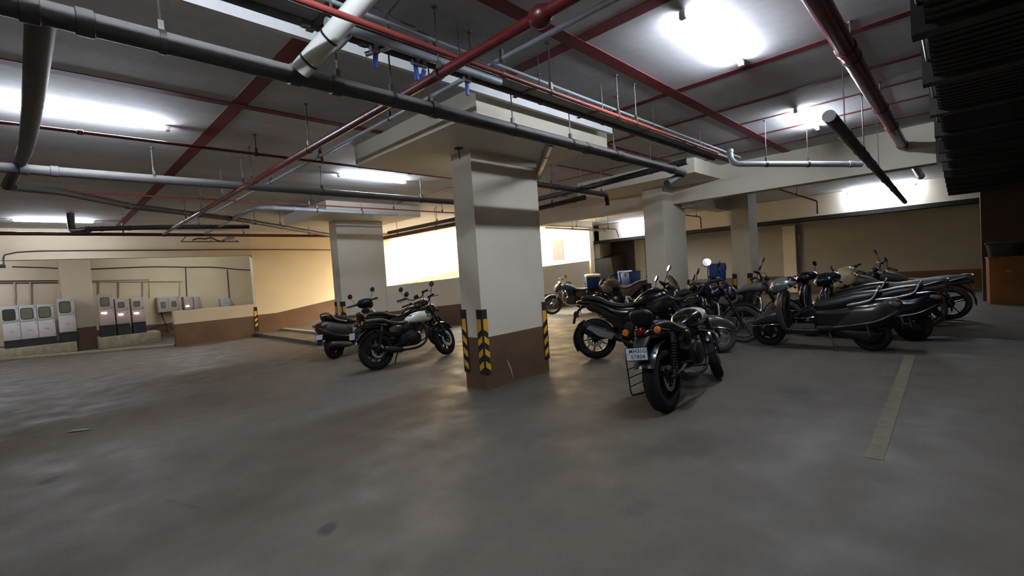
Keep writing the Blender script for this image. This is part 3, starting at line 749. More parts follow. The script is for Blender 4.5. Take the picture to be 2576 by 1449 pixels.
for i, pp in enumerate((((405, 787), (412, 805), (420, 825), (425, 840)), ((432, 786), (438, 800), (430, 815), (410, 817), (390, 820), (378, 830)), ((384, 830), (405, 818), (425, 820), (442, 834)))):
    cable(('straight', 'hooped', 'arched')[i] + ' black cable below the twin meter box', [tuple(ony(x, y, 19.1)) for x, y in pp], .014, 'cable', 'wall_cable', 'cable', 'wall conduits', 5)

def panel(label, x0, x1, y, depth, z0, z1, mat='cab', plinth=0, windows=1, led=False, units=1, split=.5, winmat='glass_panel', extra=None, win=(.62, .6)):
    o = empty('meter_cabinet', ((x0+x1)/2, y, z0-plinth))
    w_ = x1-x0; zz = plinth; h = z1-z0
    MB().box(-w_/2, w_/2, 0, depth, zz, zz+h).build('housing', mat, o, bevel=.008)
    if plinth: MB().box(-w_/2, w_/2, .01, depth, 0, plinth).build('plinth', 'cab_dark', o)
    u = w_/units
    for i in range(units):
        a = -w_/2+i*u; b = a+u
        if split:
            zs = zz+h*split
            parts = ((zs+.006, zz+h-.012, True), (zz+.012, zs-.006, False))
        else: parts = ((zz+.012, zz+h-.012, windows > 0),)
        for (za, zb, has) in parts:
            d = MB().box(a+.01, b-.01, -.018, 0, za, zb).build('door', mat, o, bevel=.006)
            if has and windows:
                cx, cz = (a+b)/2-(.02 if units == 1 else 0), (za+zb)/2; hw, hh = u*win[0]/2, (zb-za)*win[1]/2
                ring = [(cx+hw*spow(math.cos(2*PI*j/24), .35), cz+hh*spow(math.sin(2*PI*j/24), .35)) for j in range(24)]
                ring2 = [(cx+hw*.86*spow(math.cos(2*PI*j/24), .35), cz+hh*.86*spow(math.sin(2*PI*j/24), .35)) for j in range(24)]
                MB().prism(ring, -.026, -.018).build('window_gasket', 'gasket', d)
                MB().prism(ring2, -.030, -.025).build('window_pane', winmat, d)
            MB().cyl((b-.04, -.03, zb-.05), (b-.04, -.018, zb-.05), .011, n=10).cyl((b-.04, -.03, za+.05), (b-.04, -.018, za+.05), .011, n=10).build('latch', 'rod', d)
            if not has:
                MB().box((a+b)/2-.04, (a+b)/2+.04, -.022, -.018, (za+zb)/2-.02, (za+zb)/2+.02).build('rating_plate', 'cab2', d)
    if led:
        zl = zz+h*(split if split else .5)-.10
        MB().cyl((-w_*.30, -.03, zl), (-w_*.30, -.015, zl), .018, n=10).build('red_lamp', 'led_r', o)
        MB().cyl((-w_*.16, -.03, zl), (-w_*.16, -.015, zl), .017, n=10).cyl((-w_*.05, -.03, zl), (-w_*.05, -.015, zl), .015, n=10).build('white_lamp', 'led', o)
    return tag(o, label, 'meter cabinet', 'electrical cabinets')
def pz(x, y, Y): return ony(x, y, Y).z
def pxx(x, y, Y): return ony(x, y, Y).x
YC1 = 17.9
struct(MB().box(-4, pxx(193, 860, YC1-.25), YC1-.25, 18.7, 0, pz(100, 870, YC1-.25)).build('concrete_base', 'concrete_plinth', bevel=.01))
zb1 = pz(70, 853, YC1)
for i, (a, b) in enumerate(((3, 49), (49, 94), (94, 138))):
    panel(('white meter cabinet with dark window at the left end of the row', 'middle white meter cabinet of the row beside the column', 'white meter cabinet with pale window next to the taller one')[i],
          pxx(a, 800, YC1), pxx(b, 800, YC1), YC1, .4, zb1, pz(70, 768, YC1), 'cab', plinth=zb1-pz(100, 870, YC1-.25)+.005, split=.52, win=(.74, .74), winmat='gasket' if i == 0 else 'glass_panel')
panel('tall white meter cabinet standing against the white column', pxx(146, 800, YC1), pxx(190, 800, YC1), YC1-.05, .42, pz(165, 836, YC1), pz(165, 751, YC1), 'cab', plinth=pz(165, 836, YC1)-pz(100, 870, YC1-.25)+.005, split=.50, win=(.68, .72))
YC2 = 17.5
struct(MB().box(pxx(248, 850, YC2-.1), pxx(405, 850, YC2-.1), YC2-.1, 18.3, 0, pz(320, 842, YC2-.1)).build('concrete_base', 'concrete_plinth', bevel=.01))
pl2 = pz(320, 842, YC2-.1)
for (a, b, yt, yb, lab) in ((248, 287, 740, 819, 'tallest meter panel with lit red and white lamps beside the column'), (291, 325, 751, 815, 'shorter lit meter panel between its two neighbours'), (331, 364, 749, 811, 'lit meter panel nearest the hooped black cables')):
    xm = (a+b)/2
    panel(lab, pxx(a, 780, YC2), pxx(b, 780, YC2), YC2, .4, pz(xm, yb, YC2), pz(xm, yt, YC2), 'cab2', plinth=pz(xm, yb, YC2)-pl2-.002, split=.52, led=True, win=(.62 if a == 248 else .5, .66 if a == 248 else .5))
YC3 = 18.9
panel('beige twin meter box on the recess wall above looping cables', pxx(396, 765, YC3), pxx(451, 765, YC3), YC3, .39, pz(420, 785, YC3), pz(420, 747, YC3), 'cab2', split=0, units=2, windows=1, win=(.45, .4))
panel('panel with glaring white indicator above the low wall', pxx(463, 765, YC3), pxx(487, 765, YC3), YC3, .39, pz(475, 779, YC3), pz(475, 746, YC3), 'cab2', split=0, windows=0, led=True)
panel('slotted panel beside the one with the glaring indicator', pxx(488, 765, YC3), pxx(504, 765, YC3), YC3, .39, pz(495, 778, YC3), pz(495, 746, YC3), 'cab2', split=0, windows=0)
panel('small blank grey box on the recess wall behind the low wall', pxx(557, 762, YC3), pxx(582, 762, YC3), YC3, .39, pz(570, 773, YC3), pz(570, 751, YC3), 'cab', split=0, windows=0)
# wall speaker / camera bracket at the left frame edge
q = ony(10, 664, 14.6)
wl = empty('flood_light', (q.x-.15, 14.75, q.z))
MB().box(-.35, .16, -.05, .30, -.06, .0).build('lamp_body', 'dark_box', wl, bevel=.01)
MB().loftz([(.0, -.15, .18, .14, 3), (.08, -.14, .12, .1, 3), (.11, -.13, .06, .06, 3)]).build('control_gear', 'dark_box', wl)
MB().tube(rnd([(.13, 0, .0), (.14, 0, .10)]), .01, 6).build('bracket', 'rod', wl)
tag(wl, 'dark flood light fitting hanging at the left end of the header', 'flood light')

# ------------------------------------------------------------------ box by the right wall, litter
cb = empty('cardboard_carton', (14.45, -.66, 0), (0, 0, .05))
MB().box(-.25, .35, -.55, .22, 0, 1.0).build('carton', 'cardboard', cb, bevel=.006)
MB().box(-.27, .36, -.56, .23, .965, 1.0).build('lid_flap', 'cardboard', cb)
MB().box(-.255, -.252, -.12, -.02, .68, .71).build('paper_label', 'paper', cb)
tag(cb, 'tall brown cardboard carton at right by the dark pillar', 'carton')
db = empty('dark_crate', (14.45, -.66, 1.0))
MB().loftz([(0, .05, .24, .20, 6), (.28, .05, .26, .24, 6)], k=1).build('body', 'dark_box', db); MB().box(-.22, .32, -.25, .25, .27, .31).build('rim', 'dark_box', db, bevel=.01)
tag(db, 'dark grey crate resting on top of the cardboard carton', 'crate')
q = onz(197, 1085, 0)
o = MB().loftx([(-.09, .006, .01, .004, 2), (-.04, .012, .022, .008, 2), (.04, .010, .018, .007, 2), (.1, .008, .008, .005, 2)]).build('paper_scrap', 'paper')
o.location = (q.x, q.y, 0.001); o.rotation_euler = (0, 0, -.55); tag(o, 'small pale crumpled scrap lying on the empty floor at left', 'scrap')

# ================================================================== TWO-WHEELERS
# local frame: x forward, y to the rider's left, z up, origin at the rear tyre contact
def steer_mx(head, rake, ang):
    """turn about the steering axis that leans back by rake and passes through head=(x,z)"""
    ax = Vector((-math.sin(rake), 0, math.cos(rake)))
    h = Vector((head[0], 0, head[1]))
    return Matrix.Translation(h) @ Matrix.Rotation(ang, 4, ax) @ Matrix.Translation(-h)

def wheel(name, root, c, R, wdt, rim='rim', tyre='tyre', spokes=10, rim_r=.70, disc=None, mx=None, drum=False, spoke_w=.016, hubmat=None):
    x, z = c; c3 = (x, 0, z); hw = wdt/2
    prof = []
    for j in range(15):
        a = -PI*0.62 + 2*PI*0.62*j/14
        prof.append((R-hw*.92+hw*.92*math.cos(a), hw*math.sin(a)))
    ri = R*rim_r
    prof += [(ri, hw*.72), (ri-.004, 0), (ri, -hw*.72)]
    t = MB().lathe(prof, c3, 'y', 48)
    for j in range(36):                                   # tread grooves as small raised blocks
        a = 2*PI*j/36
        for s in (-1, 1):
            p = Vector((x+math.cos(a)*(R-.0128), s*hw*.42, z+math.sin(a)*(R-.0128)))
            t.obox(p, (.012, hw*.5, R*.10), (0, -a, s*.35*0))
    to = t.build(name, tyre, root, mx)
    rw = hw*.62
    m = MB().lathe([(ri+.004, rw), (ri-.012, rw), (ri-.020, rw*.4), (ri-.022, 0), (ri-.020, -rw*.4), (ri-.012, -rw), (ri+.004, -rw)], c3, 'y', 48)
    hub = .055 if not drum else .075
    if spokes <= 12:
        for j in range(spokes):
            a = 2*PI*(j+.25)/spokes
            d = Vector((math.cos(a), 0, math.sin(a))); n = Vector((-d.z, 0, d.x))
            p0, p1 = Vector(c3)+d*hub*.8, Vector(c3)+d*(ri-.012)
            vs = []
            for p, ww, tt in ((p0, spoke_w*1.25, rw*.55), (p1, spoke_w*.8, rw*.38)):
                for sy, sn in ((-1, -1), (-1, 1), (1, 1), (1, -1)): vs.append(p + n*ww*sn*.5 + Vector((0, tt*sy, 0)))
            m.add(vs, [(0, 1, 2, 3), (7, 6, 5, 4), (0, 4, 5, 1), (1, 5, 6, 2), (2, 6, 7, 3), (3, 7, 4, 0)])
    else:
        for j in range(spokes):
            a = 2*PI*j/spokes; b = a+(.30 if j % 2 else -.30); s = 1 if (j//2) % 2 else -1
            m.cyl(Vector(c3)+Vector((hub*math.cos(b), s*.03, hub*math.sin(b))), Vector(c3)+Vector(((ri-.012)*math.cos(a), 0, (ri-.012)*math.sin(a))), .0022, n=5)
    m.build('rim', rim, to, mx)
    h = MB().lathe([(0, -.055), (hub*.55, -.055), (hub, -.04), (hub, .04), (hub*.55, .055), (0, .055)], c3, 'y', 24)
    h.cyl((x, -.10, z), (x, .10, z), .011, n=8)
    h.build('hub', hubmat or ('engine' if not drum else 'dark_pipe'), to, mx)
    if disc:
        r, y = disc
        d = MB().lathe([(r, y-.0025), (r, y+.0025), (r*.68, y+.0025), (r*.68, y-.0025)], c3, 'y', 40)
        for j in range(5):
            a = 2*PI*j/5; d.cyl((x+hub*math.cos(a), y, z+hub*math.sin(a)), (x+r*.7*math.cos(a+.25), y, z+r*.7*math.sin(a+.25)), .006, n=6)
        d.build('brake_disc', 'alu', to, mx)
        MB().obox((x-r*.72, y, z+r*.62), (.07, .045, .10), (0, -.6, 0)).build('brake_caliper', 'engine', root, mx, bevel=.008)
    return to

def coil(a, b, r, wire, turns):
    a, b = Vector(a), Vector(b); d = (b-a); L = d.length; d.normalize()
    u = d.orthogonal().normalized(); v = d.cross(u)
    return [a + d*L*t/(turns*10) + u*r*math.cos(2*PI*t/10) + v*r*math.sin(2*PI*t/10) for t in range(turns*10+1)]

def mirror(root, p0, p1, rr, mx, shape='round', face=(-1, 0, .32)):
    """stem from p0 to p1, glass facing the rider"""
    p0, p1 = Vector(p0), Vector(p1)
    mid = p0.lerp(p1, .5)+Vector((.01, 0, .02))
    o = MB().tube(cr([tuple(p0), tuple(mid), tuple(p1)], 5), .005, 8)
    f = Vector(face).normalized(); side = f.cross(Vector((0, 0, 1))).normalized(); up = side.cross(f)
    def disc(c, r, e): return [c + side*(r*1.25 if shape != 'round' else r)*spow(math.cos(2*PI*j/20), 2/e)+up*(r*.85 if shape == 'drop' else r)*spow(math.sin(2*PI*j/20), 2/e) for j in range(20)]
    e = 2 if shape == 'round' else 2.6
    c = p1+up*rr*.9
    o.rings([disc(c-f*.022, rr*.5, e), disc(c-f*.014, rr*.92, e), disc(c+f*.0, rr, e), disc(c+f*.006, rr*.98, e)])
    ob = o.build('mirror', 'matt', root, mx)
    MB().rings([disc(c+f*.006, rr*.88, e), disc(c+f*.008, rr*.88, e)]).build('mirror_glass', 'mirror', ob, mx)
    return ob

def indicator(root, p, d, mx=None, r=.028):
    p, d = Vector(p), Vector(d).normalized()
    o = MB().cyl(p-Vector((0, math.copysign(.05, p.y), 0)), p, .007, n=8).tube([p-d*-.0-d*.035, p-d*.02, p, p+d*.012], [r*.35, r*.85, r, r*1.02], 16).build('turn_signal', 'matt', root, mx)
    MB().tube([p+d*.011, p+d*.018, p+d*.024], [r*.96, r*.85, r*.3], 16).build('amber_lens', 'amber', o, mx)

def put_text(txt, size, parent, mat, fn, name='lettering'):
    """text whose local x,y go through fn -> point"""
    me = text_mesh(txt, size)
    for v in me.vertices: v.co = fn(v.co.x, v.co.y)
    me.materials.clear(); me.materials.append(MT[mat])
    o = bpy.data.objects.new(name, me); C.objects.link(o); o.parent = parent
    return o

def plate(root, c, wdt, hgt, tilt, l1=None, l2=None, face=-1):
    """number plate, upright board across the bike, face toward -x (rear) or +x"""
    R_ = Matrix.Translation(Vector(c)) @ Matrix.Rotation(tilt, 4, 'Y')
    o = MB().box(-.004, .004, -wdt/2-.006, wdt/2+.006, -hgt/2-.006, hgt/2+.006).build('number_plate', 'matt', root, R_)
    MB().box(*sorted((face*.0045, face*.006)), -wdt/2, wdt/2, -hgt/2, hgt/2).build('plate_face', 'plate', o, R_)
    if l1:
        s = -face
        # seen from behind: reader's right is the bike's right (-y)
        f = lambda zo, yo: (lambda x, y: R_ @ Vector((face*.0072, -(x+yo)*s if face < 0 else (x+yo), y+zo)))
        put_text(l1, hgt*.46, o, 'ink', f(hgt*.23, wdt*.06))
        put_text(l2, hgt*.46, o, 'ink', f(-hgt*.24, wdt*.06))
        put_text('IND', hgt*.16, o, 'ind', f(-.0, -wdt*.40))
    return o

def superside(st, x, z):
    """half width of a lofted body at x,z"""
    S = cr([tuple(q[:5]) for q in st], 8)
    for a, b in zip(S[:-1], S[1:]):
        if a[0] <= x <= b[0] or b[0] <= x <= a[0]:
            t = (x-a[0])/(b[0]-a[0]+1e-9); zc, hw, hh, e = [a[i]+(b[i]-a[i])*t for i in range(1, 5)]
            q = min(.98, abs((z-zc)/hh)); return hw*(1-q**e)**(1/e)
    return 0.1

def two_tone(paint):
    """the scooter paint with the black plastic front section of the body panel, split along a slanting line"""
    nm = paint+'_two_tone'
    if nm in MT: return nm
    m = MT[paint].copy(); m.name = nm; nt = m.node_tree; N = nt.nodes; L = nt.links; b = N['Principled BSDF']
    src = b.inputs['Base Color'].links[0].from_socket
    tc = N.new('ShaderNodeTexCoord'); dt = N.new('ShaderNodeVectorMath'); dt.operation = 'DOT_PRODUCT'
    L.new(tc.outputs['Object'], dt.inputs[0]); dt.inputs[1].default_value = (1, 0, .95)
    mr = N.new('ShaderNodeMapRange'); mr.inputs[1].default_value = .735; mr.inputs[2].default_value = .745
    L.new(dt.outputs['Value'], mr.inputs[0])
    mx = N.new('ShaderNodeMix'); mx.data_type = 'RGBA'; L.new(mr.outputs[0], mx.inputs['Factor']); L.new(src, mx.inputs['A'])
    mx.inputs['B'].default_value = (*srgb(18, 18, 20), 1); L.new(mx.outputs['Result'], b.inputs['Base Color'])
    MT[nm] = m; return nm

def bike_root(name, label, cat, pos, heading, lean, group, scale=1.0):
    o = empty(name, (pos[0], pos[1], 0.001), (-lean, 0, heading))
    o.scale = (scale,)*3
    tag(o, label, cat, group); return o

def motorcycle(label, pos, heading, lean=.14, steer=.35, kind='roadster', group='parked motorcycles', tank='black', tank2=None, tank_paint=None,
               seat='seat', tyre='tyre', plate_txt=None, backrest=False, saree=False, scale=1.0, box=None, bars='matt', body=None, guard=True,
               letters=None, mirrors=(1, 1), wheelspokes=None, fend='black', cover=None, metal='engine', screen=False, head=None):
    rt = bike_root('motorcycle', label, 'motorcycle', pos, heading, lean, group, scale)
    K = dict(
        roadster=dict(wb=1.37, Rr=.305, Rf=.298, wr=.145, wf=.115, rake=.44, hd=(1.085, .90), sp=10),
        naked=dict(wb=1.34, Rr=.305, Rf=.295, wr=.145, wf=.105, rake=.42, hd=(1.06, .90), sp=10),
        commuter=dict(wb=1.27, Rr=.30, Rf=.295, wr=.09, wf=.075, rake=.46, hd=(.98, .86), sp=5),
        spoked=dict(wb=1.27, Rr=.30, Rf=.30, wr=.085, wf=.075, rake=.46, hd=(.98, .86), sp=36))[kind]
    com = kind in ('commuter', 'spoked')
    wb, Rr, Rf, rake, hd = K['wb'], K['Rr'], K['Rf'], K['rake'], K['hd']
    mx = steer_mx(hd, rake, steer)
    body = body or tank
    axd = Vector((-math.sin(rake), 0, math.cos(rake)))
    ax = Vector((wb, 0, Rf))
    sp = wheelspokes or K['sp']
    wheel('rear_wheel', rt, (0, Rr), Rr, K['wr'], 'rim', tyre, sp, rim_r=.67 if not com else .76, disc=None if com else (.12, -.075), drum=com, hubmat=None)
    wheel('front_wheel', rt, (wb, Rf), Rf, K['wf'], 'rim', tyre, sp, rim_r=.69 if not com else .77, disc=None if com else (.15, -.07), mx=mx, drum=com)
    # fork
    L = (hd[1]-Rf)/axd.z
    fo = MB(); top = ax+axd*(L+.02); off = Vector((.035, 0, .0))
    for s in (-1, 1):
        a = ax+Vector((0, s*.088, 0)); b = a+axd*(L*.47); c = a+axd*(L+.05)
        fo.cyl(a-axd*.02, b, .026, .024, 14).cyl(b, c, .019, n=12).cyl(b-axd*.02, b+axd*.02, .028, n=14)
    fo.obox(ax+axd*(L*.80), (.07, .22, .035), (0, -rake, 0)).obox(ax+axd*(L+.04), (.07, .22, .025), (0, -rake, 0))
    fo.build('front_fork', metal if kind != 'spoked' else 'alu', rt, mx)
    if not com:
        for s in (-1, 1): MB().tube(coil(ax+axd*L*.45+Vector((0, s*.088, 0)), ax+axd*L*.66+Vector((0, s*.088, 0)), .026, 0, 9), .005, 6).build('fork_gaiter', 'rubber', rt, mx)
    MB().fender((wb, Rf), Rf+.035, 20 if com else 35, 165 if com else 150, K['wf']*.66, .35).build('front_fender', fend, rt, mx)
    # rear mudguard
    if kind == 'naked':
        MB().fender((0, Rr), Rr+.03, 120, 215, .075, .3).tube([(-.02, .085, Rr), (-.26, .07, Rr+.18)], .008, 6).tube([(-.02, -.085, Rr), (-.26, -.07, Rr+.18)], .008, 6).build('tyre_hugger', 'matt', rt)
    else:
        MB().fender((0, Rr), Rr+(.07 if not com else .05), 30, 155 if not com else 185, K['wr']*.62+.012, .30).build('rear_fender', fend, rt)
    # swingarm, chain case
    sw = MB()
    for s in (-1, 1): sw.tube([(-.03, s*.10, Rr), (.25, s*.10, Rr+.02), (.46, s*.075, Rr+.06)], [.018, .022, .026], 10)
    sw.build('swingarm', 'matt', rt)
    MB().loftx([(-.06, Rr+.03, .02, .05, 3, .105), (.2, Rr+.07, .02, .07, 3, .105), (.46, Rr+.09, .02, .06, 3, .105)]).build('chain_case', 'matt', rt)
    # frame
    fr = MB().tube(rnd([(hd[0]-.01, 0, hd[1]-.02), (.86, 0, .62 if not com else .60), (.84, 0, .34), (.42, 0, .30)], .08), .019, 10)
    fr.cyl((hd[0]+.02, 0, hd[1]-.10), (hd[0]-.025, 0, hd[1]+.05), .034)
    zt = .70
    fr.tube(rnd([(hd[0]-.02, 0, hd[1]-.03), (.7, 0, .78 if not com else .74), (.42, 0, .66), (.40, 0, .34)], .1), .02, 10)
    for s in (-1, 1): fr.tube(rnd([(.52, s*.06, .70), (.1, s*.10, .70), (-.25, s*.08, .72 if kind != 'naked' else .84)], .1), .013, 8).tube([(.42, s*.07, .38), (.12, s*.10, .69)], .012, 8)
    fr.build('frame', 'matt', rt)
    # shocks
    if kind == 'naked':
        s0, s1 = (.25, 0, .40), (.42, 0, .66)
        so = MB().cyl(s0, s1, .018).build('shock_absorber', 'matt', rt); MB().tube(coil(s0, s1, .032, 0, 7), .006, 6).build('spring', 'red', so)
        MB().tube([(.36, -.09, .50), (.20, -.09, .56), (.10, -.09, .62), (.02, -.09, .73)], .008, 6).tube([(.10, -.09, .62), (.32, -.09, .62), (.20, -.09, .56)], .006, 6).build('subframe_truss', 'matt', rt)
    else:
        for s in (-1, 1):
            s0, s1 = (-.01, s*.135, Rr+.03), (.10, s*.135, .70)
            v0, v1 = Vector(s0), Vector(s1)
            so = MB().cyl(s0, s1, .016).cyl(v0, v0.lerp(v1, .14), .026).cyl(v0.lerp(v1, .80), v1, .029).build('shock_absorber', 'matt', rt)
            MB().tube(coil(v0.lerp(v1, .14), v0.lerp(v1, .82), .029, 0, 10), .0058, 6).build('spring', 'matt' if not com else 'alu', so)
    # engine
    en = MB().loftx([(.40, .40, .06, .09, 3), (.46, .43, .12, .13, 3.5), (.62, .43, .145, .145, 4), (.76, .42, .13, .13, 3.5), (.86, .42, .06, .09, 3)], n=24)
    en.lathe([(0, -.165), (.095, -.165), (.115, -.15), (.12, -.12), (.0, -.12)], (.66, 0, .43), 'y', 28, closed=False)
    en.lathe([(0, .165), (.085, .165), (.105, .15), (.11, .12), (.0, .12)], (.64, 0, .42), 'y', 28, closed=False)
    eo = en.build('engine', metal, rt)
    cy = MB(); up = Vector((.28, 0, .96)).normalized(); e0 = Vector((.70, 0, .54))
    nf = 8
    for j in range(nf):
        p = e0+up*(.018+.026*j)
        cy.obox(p, (.19, .19, .010), (0, math.atan2(up.x, up.z), 0))
    cy.cyl(e0, e0+up*.23, .075, n=20); cy.obox(e0+up*.24, (.17, .17, .06), (0, math.atan2(up.x, up.z), 0))
    cy.build('cylinder', metal, eo, bevel=.004)
    MB().loftx([(.46, .62, .05, .05, 4), (.52, .62, .115, .09, 4), (.64, .63, .10, .07, 4)]).build('airbox', 'matt', rt)
    # exhaust
    if kind == 'naked':
        ex = [(.82, -.05, .66), (.93, -.08, .55), (.90, -.09, .33), (.6, -.10, .22), (.40, -.11, .27)]
        MB().tube(cr(ex, 6), .021, 12).build('exhaust_pipe', 'matt', rt)
        mo = MB().tube([(.40, -.13, .27), (.30, -.15, .33), (.10, -.165, .42), (-.12, -.17, .50), (-.15, -.17, .51)], [.025, .055, .068, .066, .05], 18).build('muffler', 'matt', rt)
        MB().prism([(.30, .375), (.12, .43), (-.06, .50), (-.10, .455), (-.02, .415), (.08, .345), (.26, .29)], -.243, -.236).build('heat_shield', 'grey_light', mo)
    else:
        ex = [(.82, -.05, .68), (.93, -.09, .60), (.92, -.12, .36), (.72, -.15, .25), (.40, -.16, .25)]
        MB().tube(cr(ex, 6), .020, 12).build('exhaust_pipe', 'matt' if not com else 'chrome', rt)
        z2 = .31 if not com else .35; xe = .06 if not com else -.22
        mo = MB().tube([(.42, -.16, .25), (.36, -.17, .26), (.25, -.18, .275), (xe+.03, -.185, z2), (xe, -.185, z2+.004)], [.024, .047, .053, .053, .04], 18).build('muffler', 'matt' if not com else 'dark_pipe', rt)
        MB().cyl((xe+.004, -.185, z2+.004), (xe-.016, -.185, z2+.006), .022, n=14).build('outlet', 'engine', mo)
    # fuel tank
    if kind == 'roadster':
        T = [(.60, .715, .03, .03, 2.2), (.645, .73, .085, .055, 2.3), (.75, .755, .135, .085, 2.4), (.88, .77, .158, .10, 2.4), (1.0, .775, .160, .10, 2.5), (1.075, .77, .14, .09, 2.5), (1.115, .765, .09, .07, 2.3), (1.125, .765, .03, .03, 2.2)]
    elif kind == 'naked':
        T = [(.58, .80, .03, .03, 2.2), (.62, .81, .08, .06, 2.3), (.72, .855, .145, .105, 2.4), (.84, .885, .175, .13, 2.5), (.97, .885, .185, .125, 2.6), (1.06, .86, .15, .10, 2.5), (1.10, .84, .06, .05, 2.2)]
    else:
        T = [(.52, .745, .03, .03, 2.2), (.56, .755, .07, .045, 2.3), (.68, .795, .12, .075, 2.4), (.82, .82, .138, .09, 2.5), (.93, .825, .125, .085, 2.5), (.985, .82, .06, .05, 2.2)]
    tk = MB().loftx(T, 28, 6).build('fuel_tank', [tank, tank2 or tank], rt, paint=tank_paint)
    xc = (T[3][0]+T[4][0])/2; zc_ = T[3][1]+T[3][3]
    MB().cyl((xc, 0, zc_-.006), (xc, 0, zc_+.012), .036, n=20).build('filler_cap', 'chrome' if kind == 'roadster' else 'matt', tk)
    if letters:
        for (txt, size, x0, z0, mat_, shear, slope) in letters:
            for s in (-1, 1):
                def fn(x, y, s=s):
                    xx = x0 + (x + shear*y)*(1 if s < 0 else -1); zz = z0 + y + slope*x
                    return Vector((xx, s*(superside(T, xx, zz)+.003), zz))
                put_text(txt, size, tk, mat_, fn, 'tank_lettering')
    # seat
    if kind == 'roadster':
        S = [(-.17, .80, .07, .02, 2.6), (-.14, .805, .105, .035, 3), (.0, .805, .125, .045, 3), (.14, .785, .14, .05, 3), (.26, .735, .15, .05, 3), (.42, .695, .145, .045, 3), (.55, .695, .105, .04, 2.8), (.625, .71, .07, .03, 2.5)]
    elif kind == 'naked':
        S = [(-.30, .945, .05, .015, 2.6), (-.24, .945, .09, .03, 3), (-.06, .925, .115, .04, 3), (.10, .88, .125, .045, 3), (.22, .815, .14, .045, 3), (.42, .775, .14, .04, 3), (.56, .79, .10, .04, 2.8), (.63, .81, .06, .03, 2.5)]
    else:
        S = [(-.34, .765, .05, .015, 2.6), (-.30, .765, .105, .035, 3), (-.1, .76, .12, .045, 3), (.12, .745, .13, .045, 3), (.32, .72, .135, .042, 3), (.48, .735, .10, .04, 2.8), (.56, .76, .06, .025, 2.5)]
    so = MB().loftx(S, 24, 6).build('seat', seat, rt)
    # side covers and tail
    if kind == 'naked':
        MB().loftx([(-.40, .885, .03, .02, 2.2), (-.34, .89, .06, .035, 2.4), (-.1, .86, .10, .05, 2.6), (.12, .79, .12, .065, 2.6), (.30, .70, .13, .08, 2.6), (.46, .66, .12, .09, 2.6), (.58, .68, .09, .07, 2.4)]).build('tail_cowl', body, rt)
        for s in (-1, 1):
            MB().loftx([(.76, .76, .02, .05, 2.4, s*.15), (.88, .76, .035, .10, 2.6, s*.165), (1.02, .79, .035, .11, 2.6, s*.165), (1.14, .82, .02, .05, 2.4, s*.14)]).build('tank_shroud', body, rt)
        for s in (-1, 1):
            MB().prism([(-.10, .80), (.02, .72), (.16, .60), (.30, .47), (.44, .44), (.54, .52), (.60, .74), (.30, .76), (.0, .86)], s*.082, s*.108).build('side_panel', body, rt, bevel=.012)
        MB().tube([(-.26, .05, .84), (-.40, .03, .76), (-.47, .02, .66)], .018, 8).tube([(-.26, -.05, .84), (-.40, -.03, .76), (-.47, -.02, .66)], .018, 8).box(-.50, -.40, -.05, .05, .66, .74).build('plate_bracket', 'matt', rt)
        plate(rt, (-.50, 0, .62), .19, .10, .35)
        for s in (-1, 1): indicator(rt, (-.43, s*.11, .735), (-1, 0, -.2), r=.022)
        to = MB().loftx([(-.43, .885, .03, .015, 2.4), (-.40, .885, .055, .026, 2.6), (-.37, .89, .06, .02, 2.6)]).build('tail_light', 'red_lens', rt)
        MB().tube(rnd([(-.02, .115, .90), (-.26, .10, .955), (-.30, 0, .96), (-.26, -.10, .955), (-.02, -.115, .90)], .06), .011, 8).build('grab_rail', 'matt', rt)
    else:
        for s in (-1, 1):
            MB().loftx([(.22, .60, .012, .05, 3, s*.125), (.34, .60, .02, .095, 3, s*.135), (.48, .60, .02, .085, 3, s*.13), (.56, .61, .01, .04, 3, s*.115)]).build('side_cover', body, rt)
        if kind == 'roadster':
            MB().loftx([(-.27, .755, .05, .02, 2.8), (-.21, .76, .085, .045, 2.8), (-.05, .745, .11, .05, 3), (.2, .715, .12, .045, 3), (.34, .69, .10, .03, 3)]).build('tail_cowl', body, rt)
            MB().loftx([(-.305, .785, .02, .02, 2.2), (-.295, .785, .036, .036, 2.2), (-.24, .785, .042, .042, 2.2)]).build('tail_light', 'red_lens', rt)
            for s in (-1, 1): indicator(rt, (-.24, s*.155, .785), (-1, 0, 0), r=.034)
            MB().loftx([(-.36, .63, .03, .02, 3), (-.33, .65, .06, .03, 3), (-.27, .70, .07, .03, 3), (-.21, .735, .075, .03, 3)]).build('fender_extension', 'matt', rt)
            plate(rt, (-.365, .02, .60), .20, .105, .12, *(plate_txt or ()))
        else:
            MB().loftx([(-.40, .685, .04, .02, 2.6), (-.34, .695, .08, .05, 2.6), (-.1, .68, .10, .055, 2.8), (.2, .66, .115, .05, 2.8)]).build('tail_cowl', body, rt)
            MB().loftx([(-.45, .68, .03, .02, 2.6), (-.43, .685, .06, .036, 2.6), (-.38, .69, .07, .036, 2.6)]).build('tail_light', 'red_lens', rt)
            for s in (-1, 1): indicator(rt, (-.36, s*.13, .66), (-1, 0, 0), r=.026)
            plate(rt, (-.44, 0, .52), .19, .10, .2)
            MB().tube(rnd([(.0, .14, .73), (-.30, .135, .80), (-.42, .10, .80), (-.44, 0, .80), (-.42, -.10, .80), (-.30, -.135, .80), (.0, -.14, .73)], .06), .011, 8).build('grab_rail', 'alu' if kind == 'commuter' else 'dark_pipe', rt)
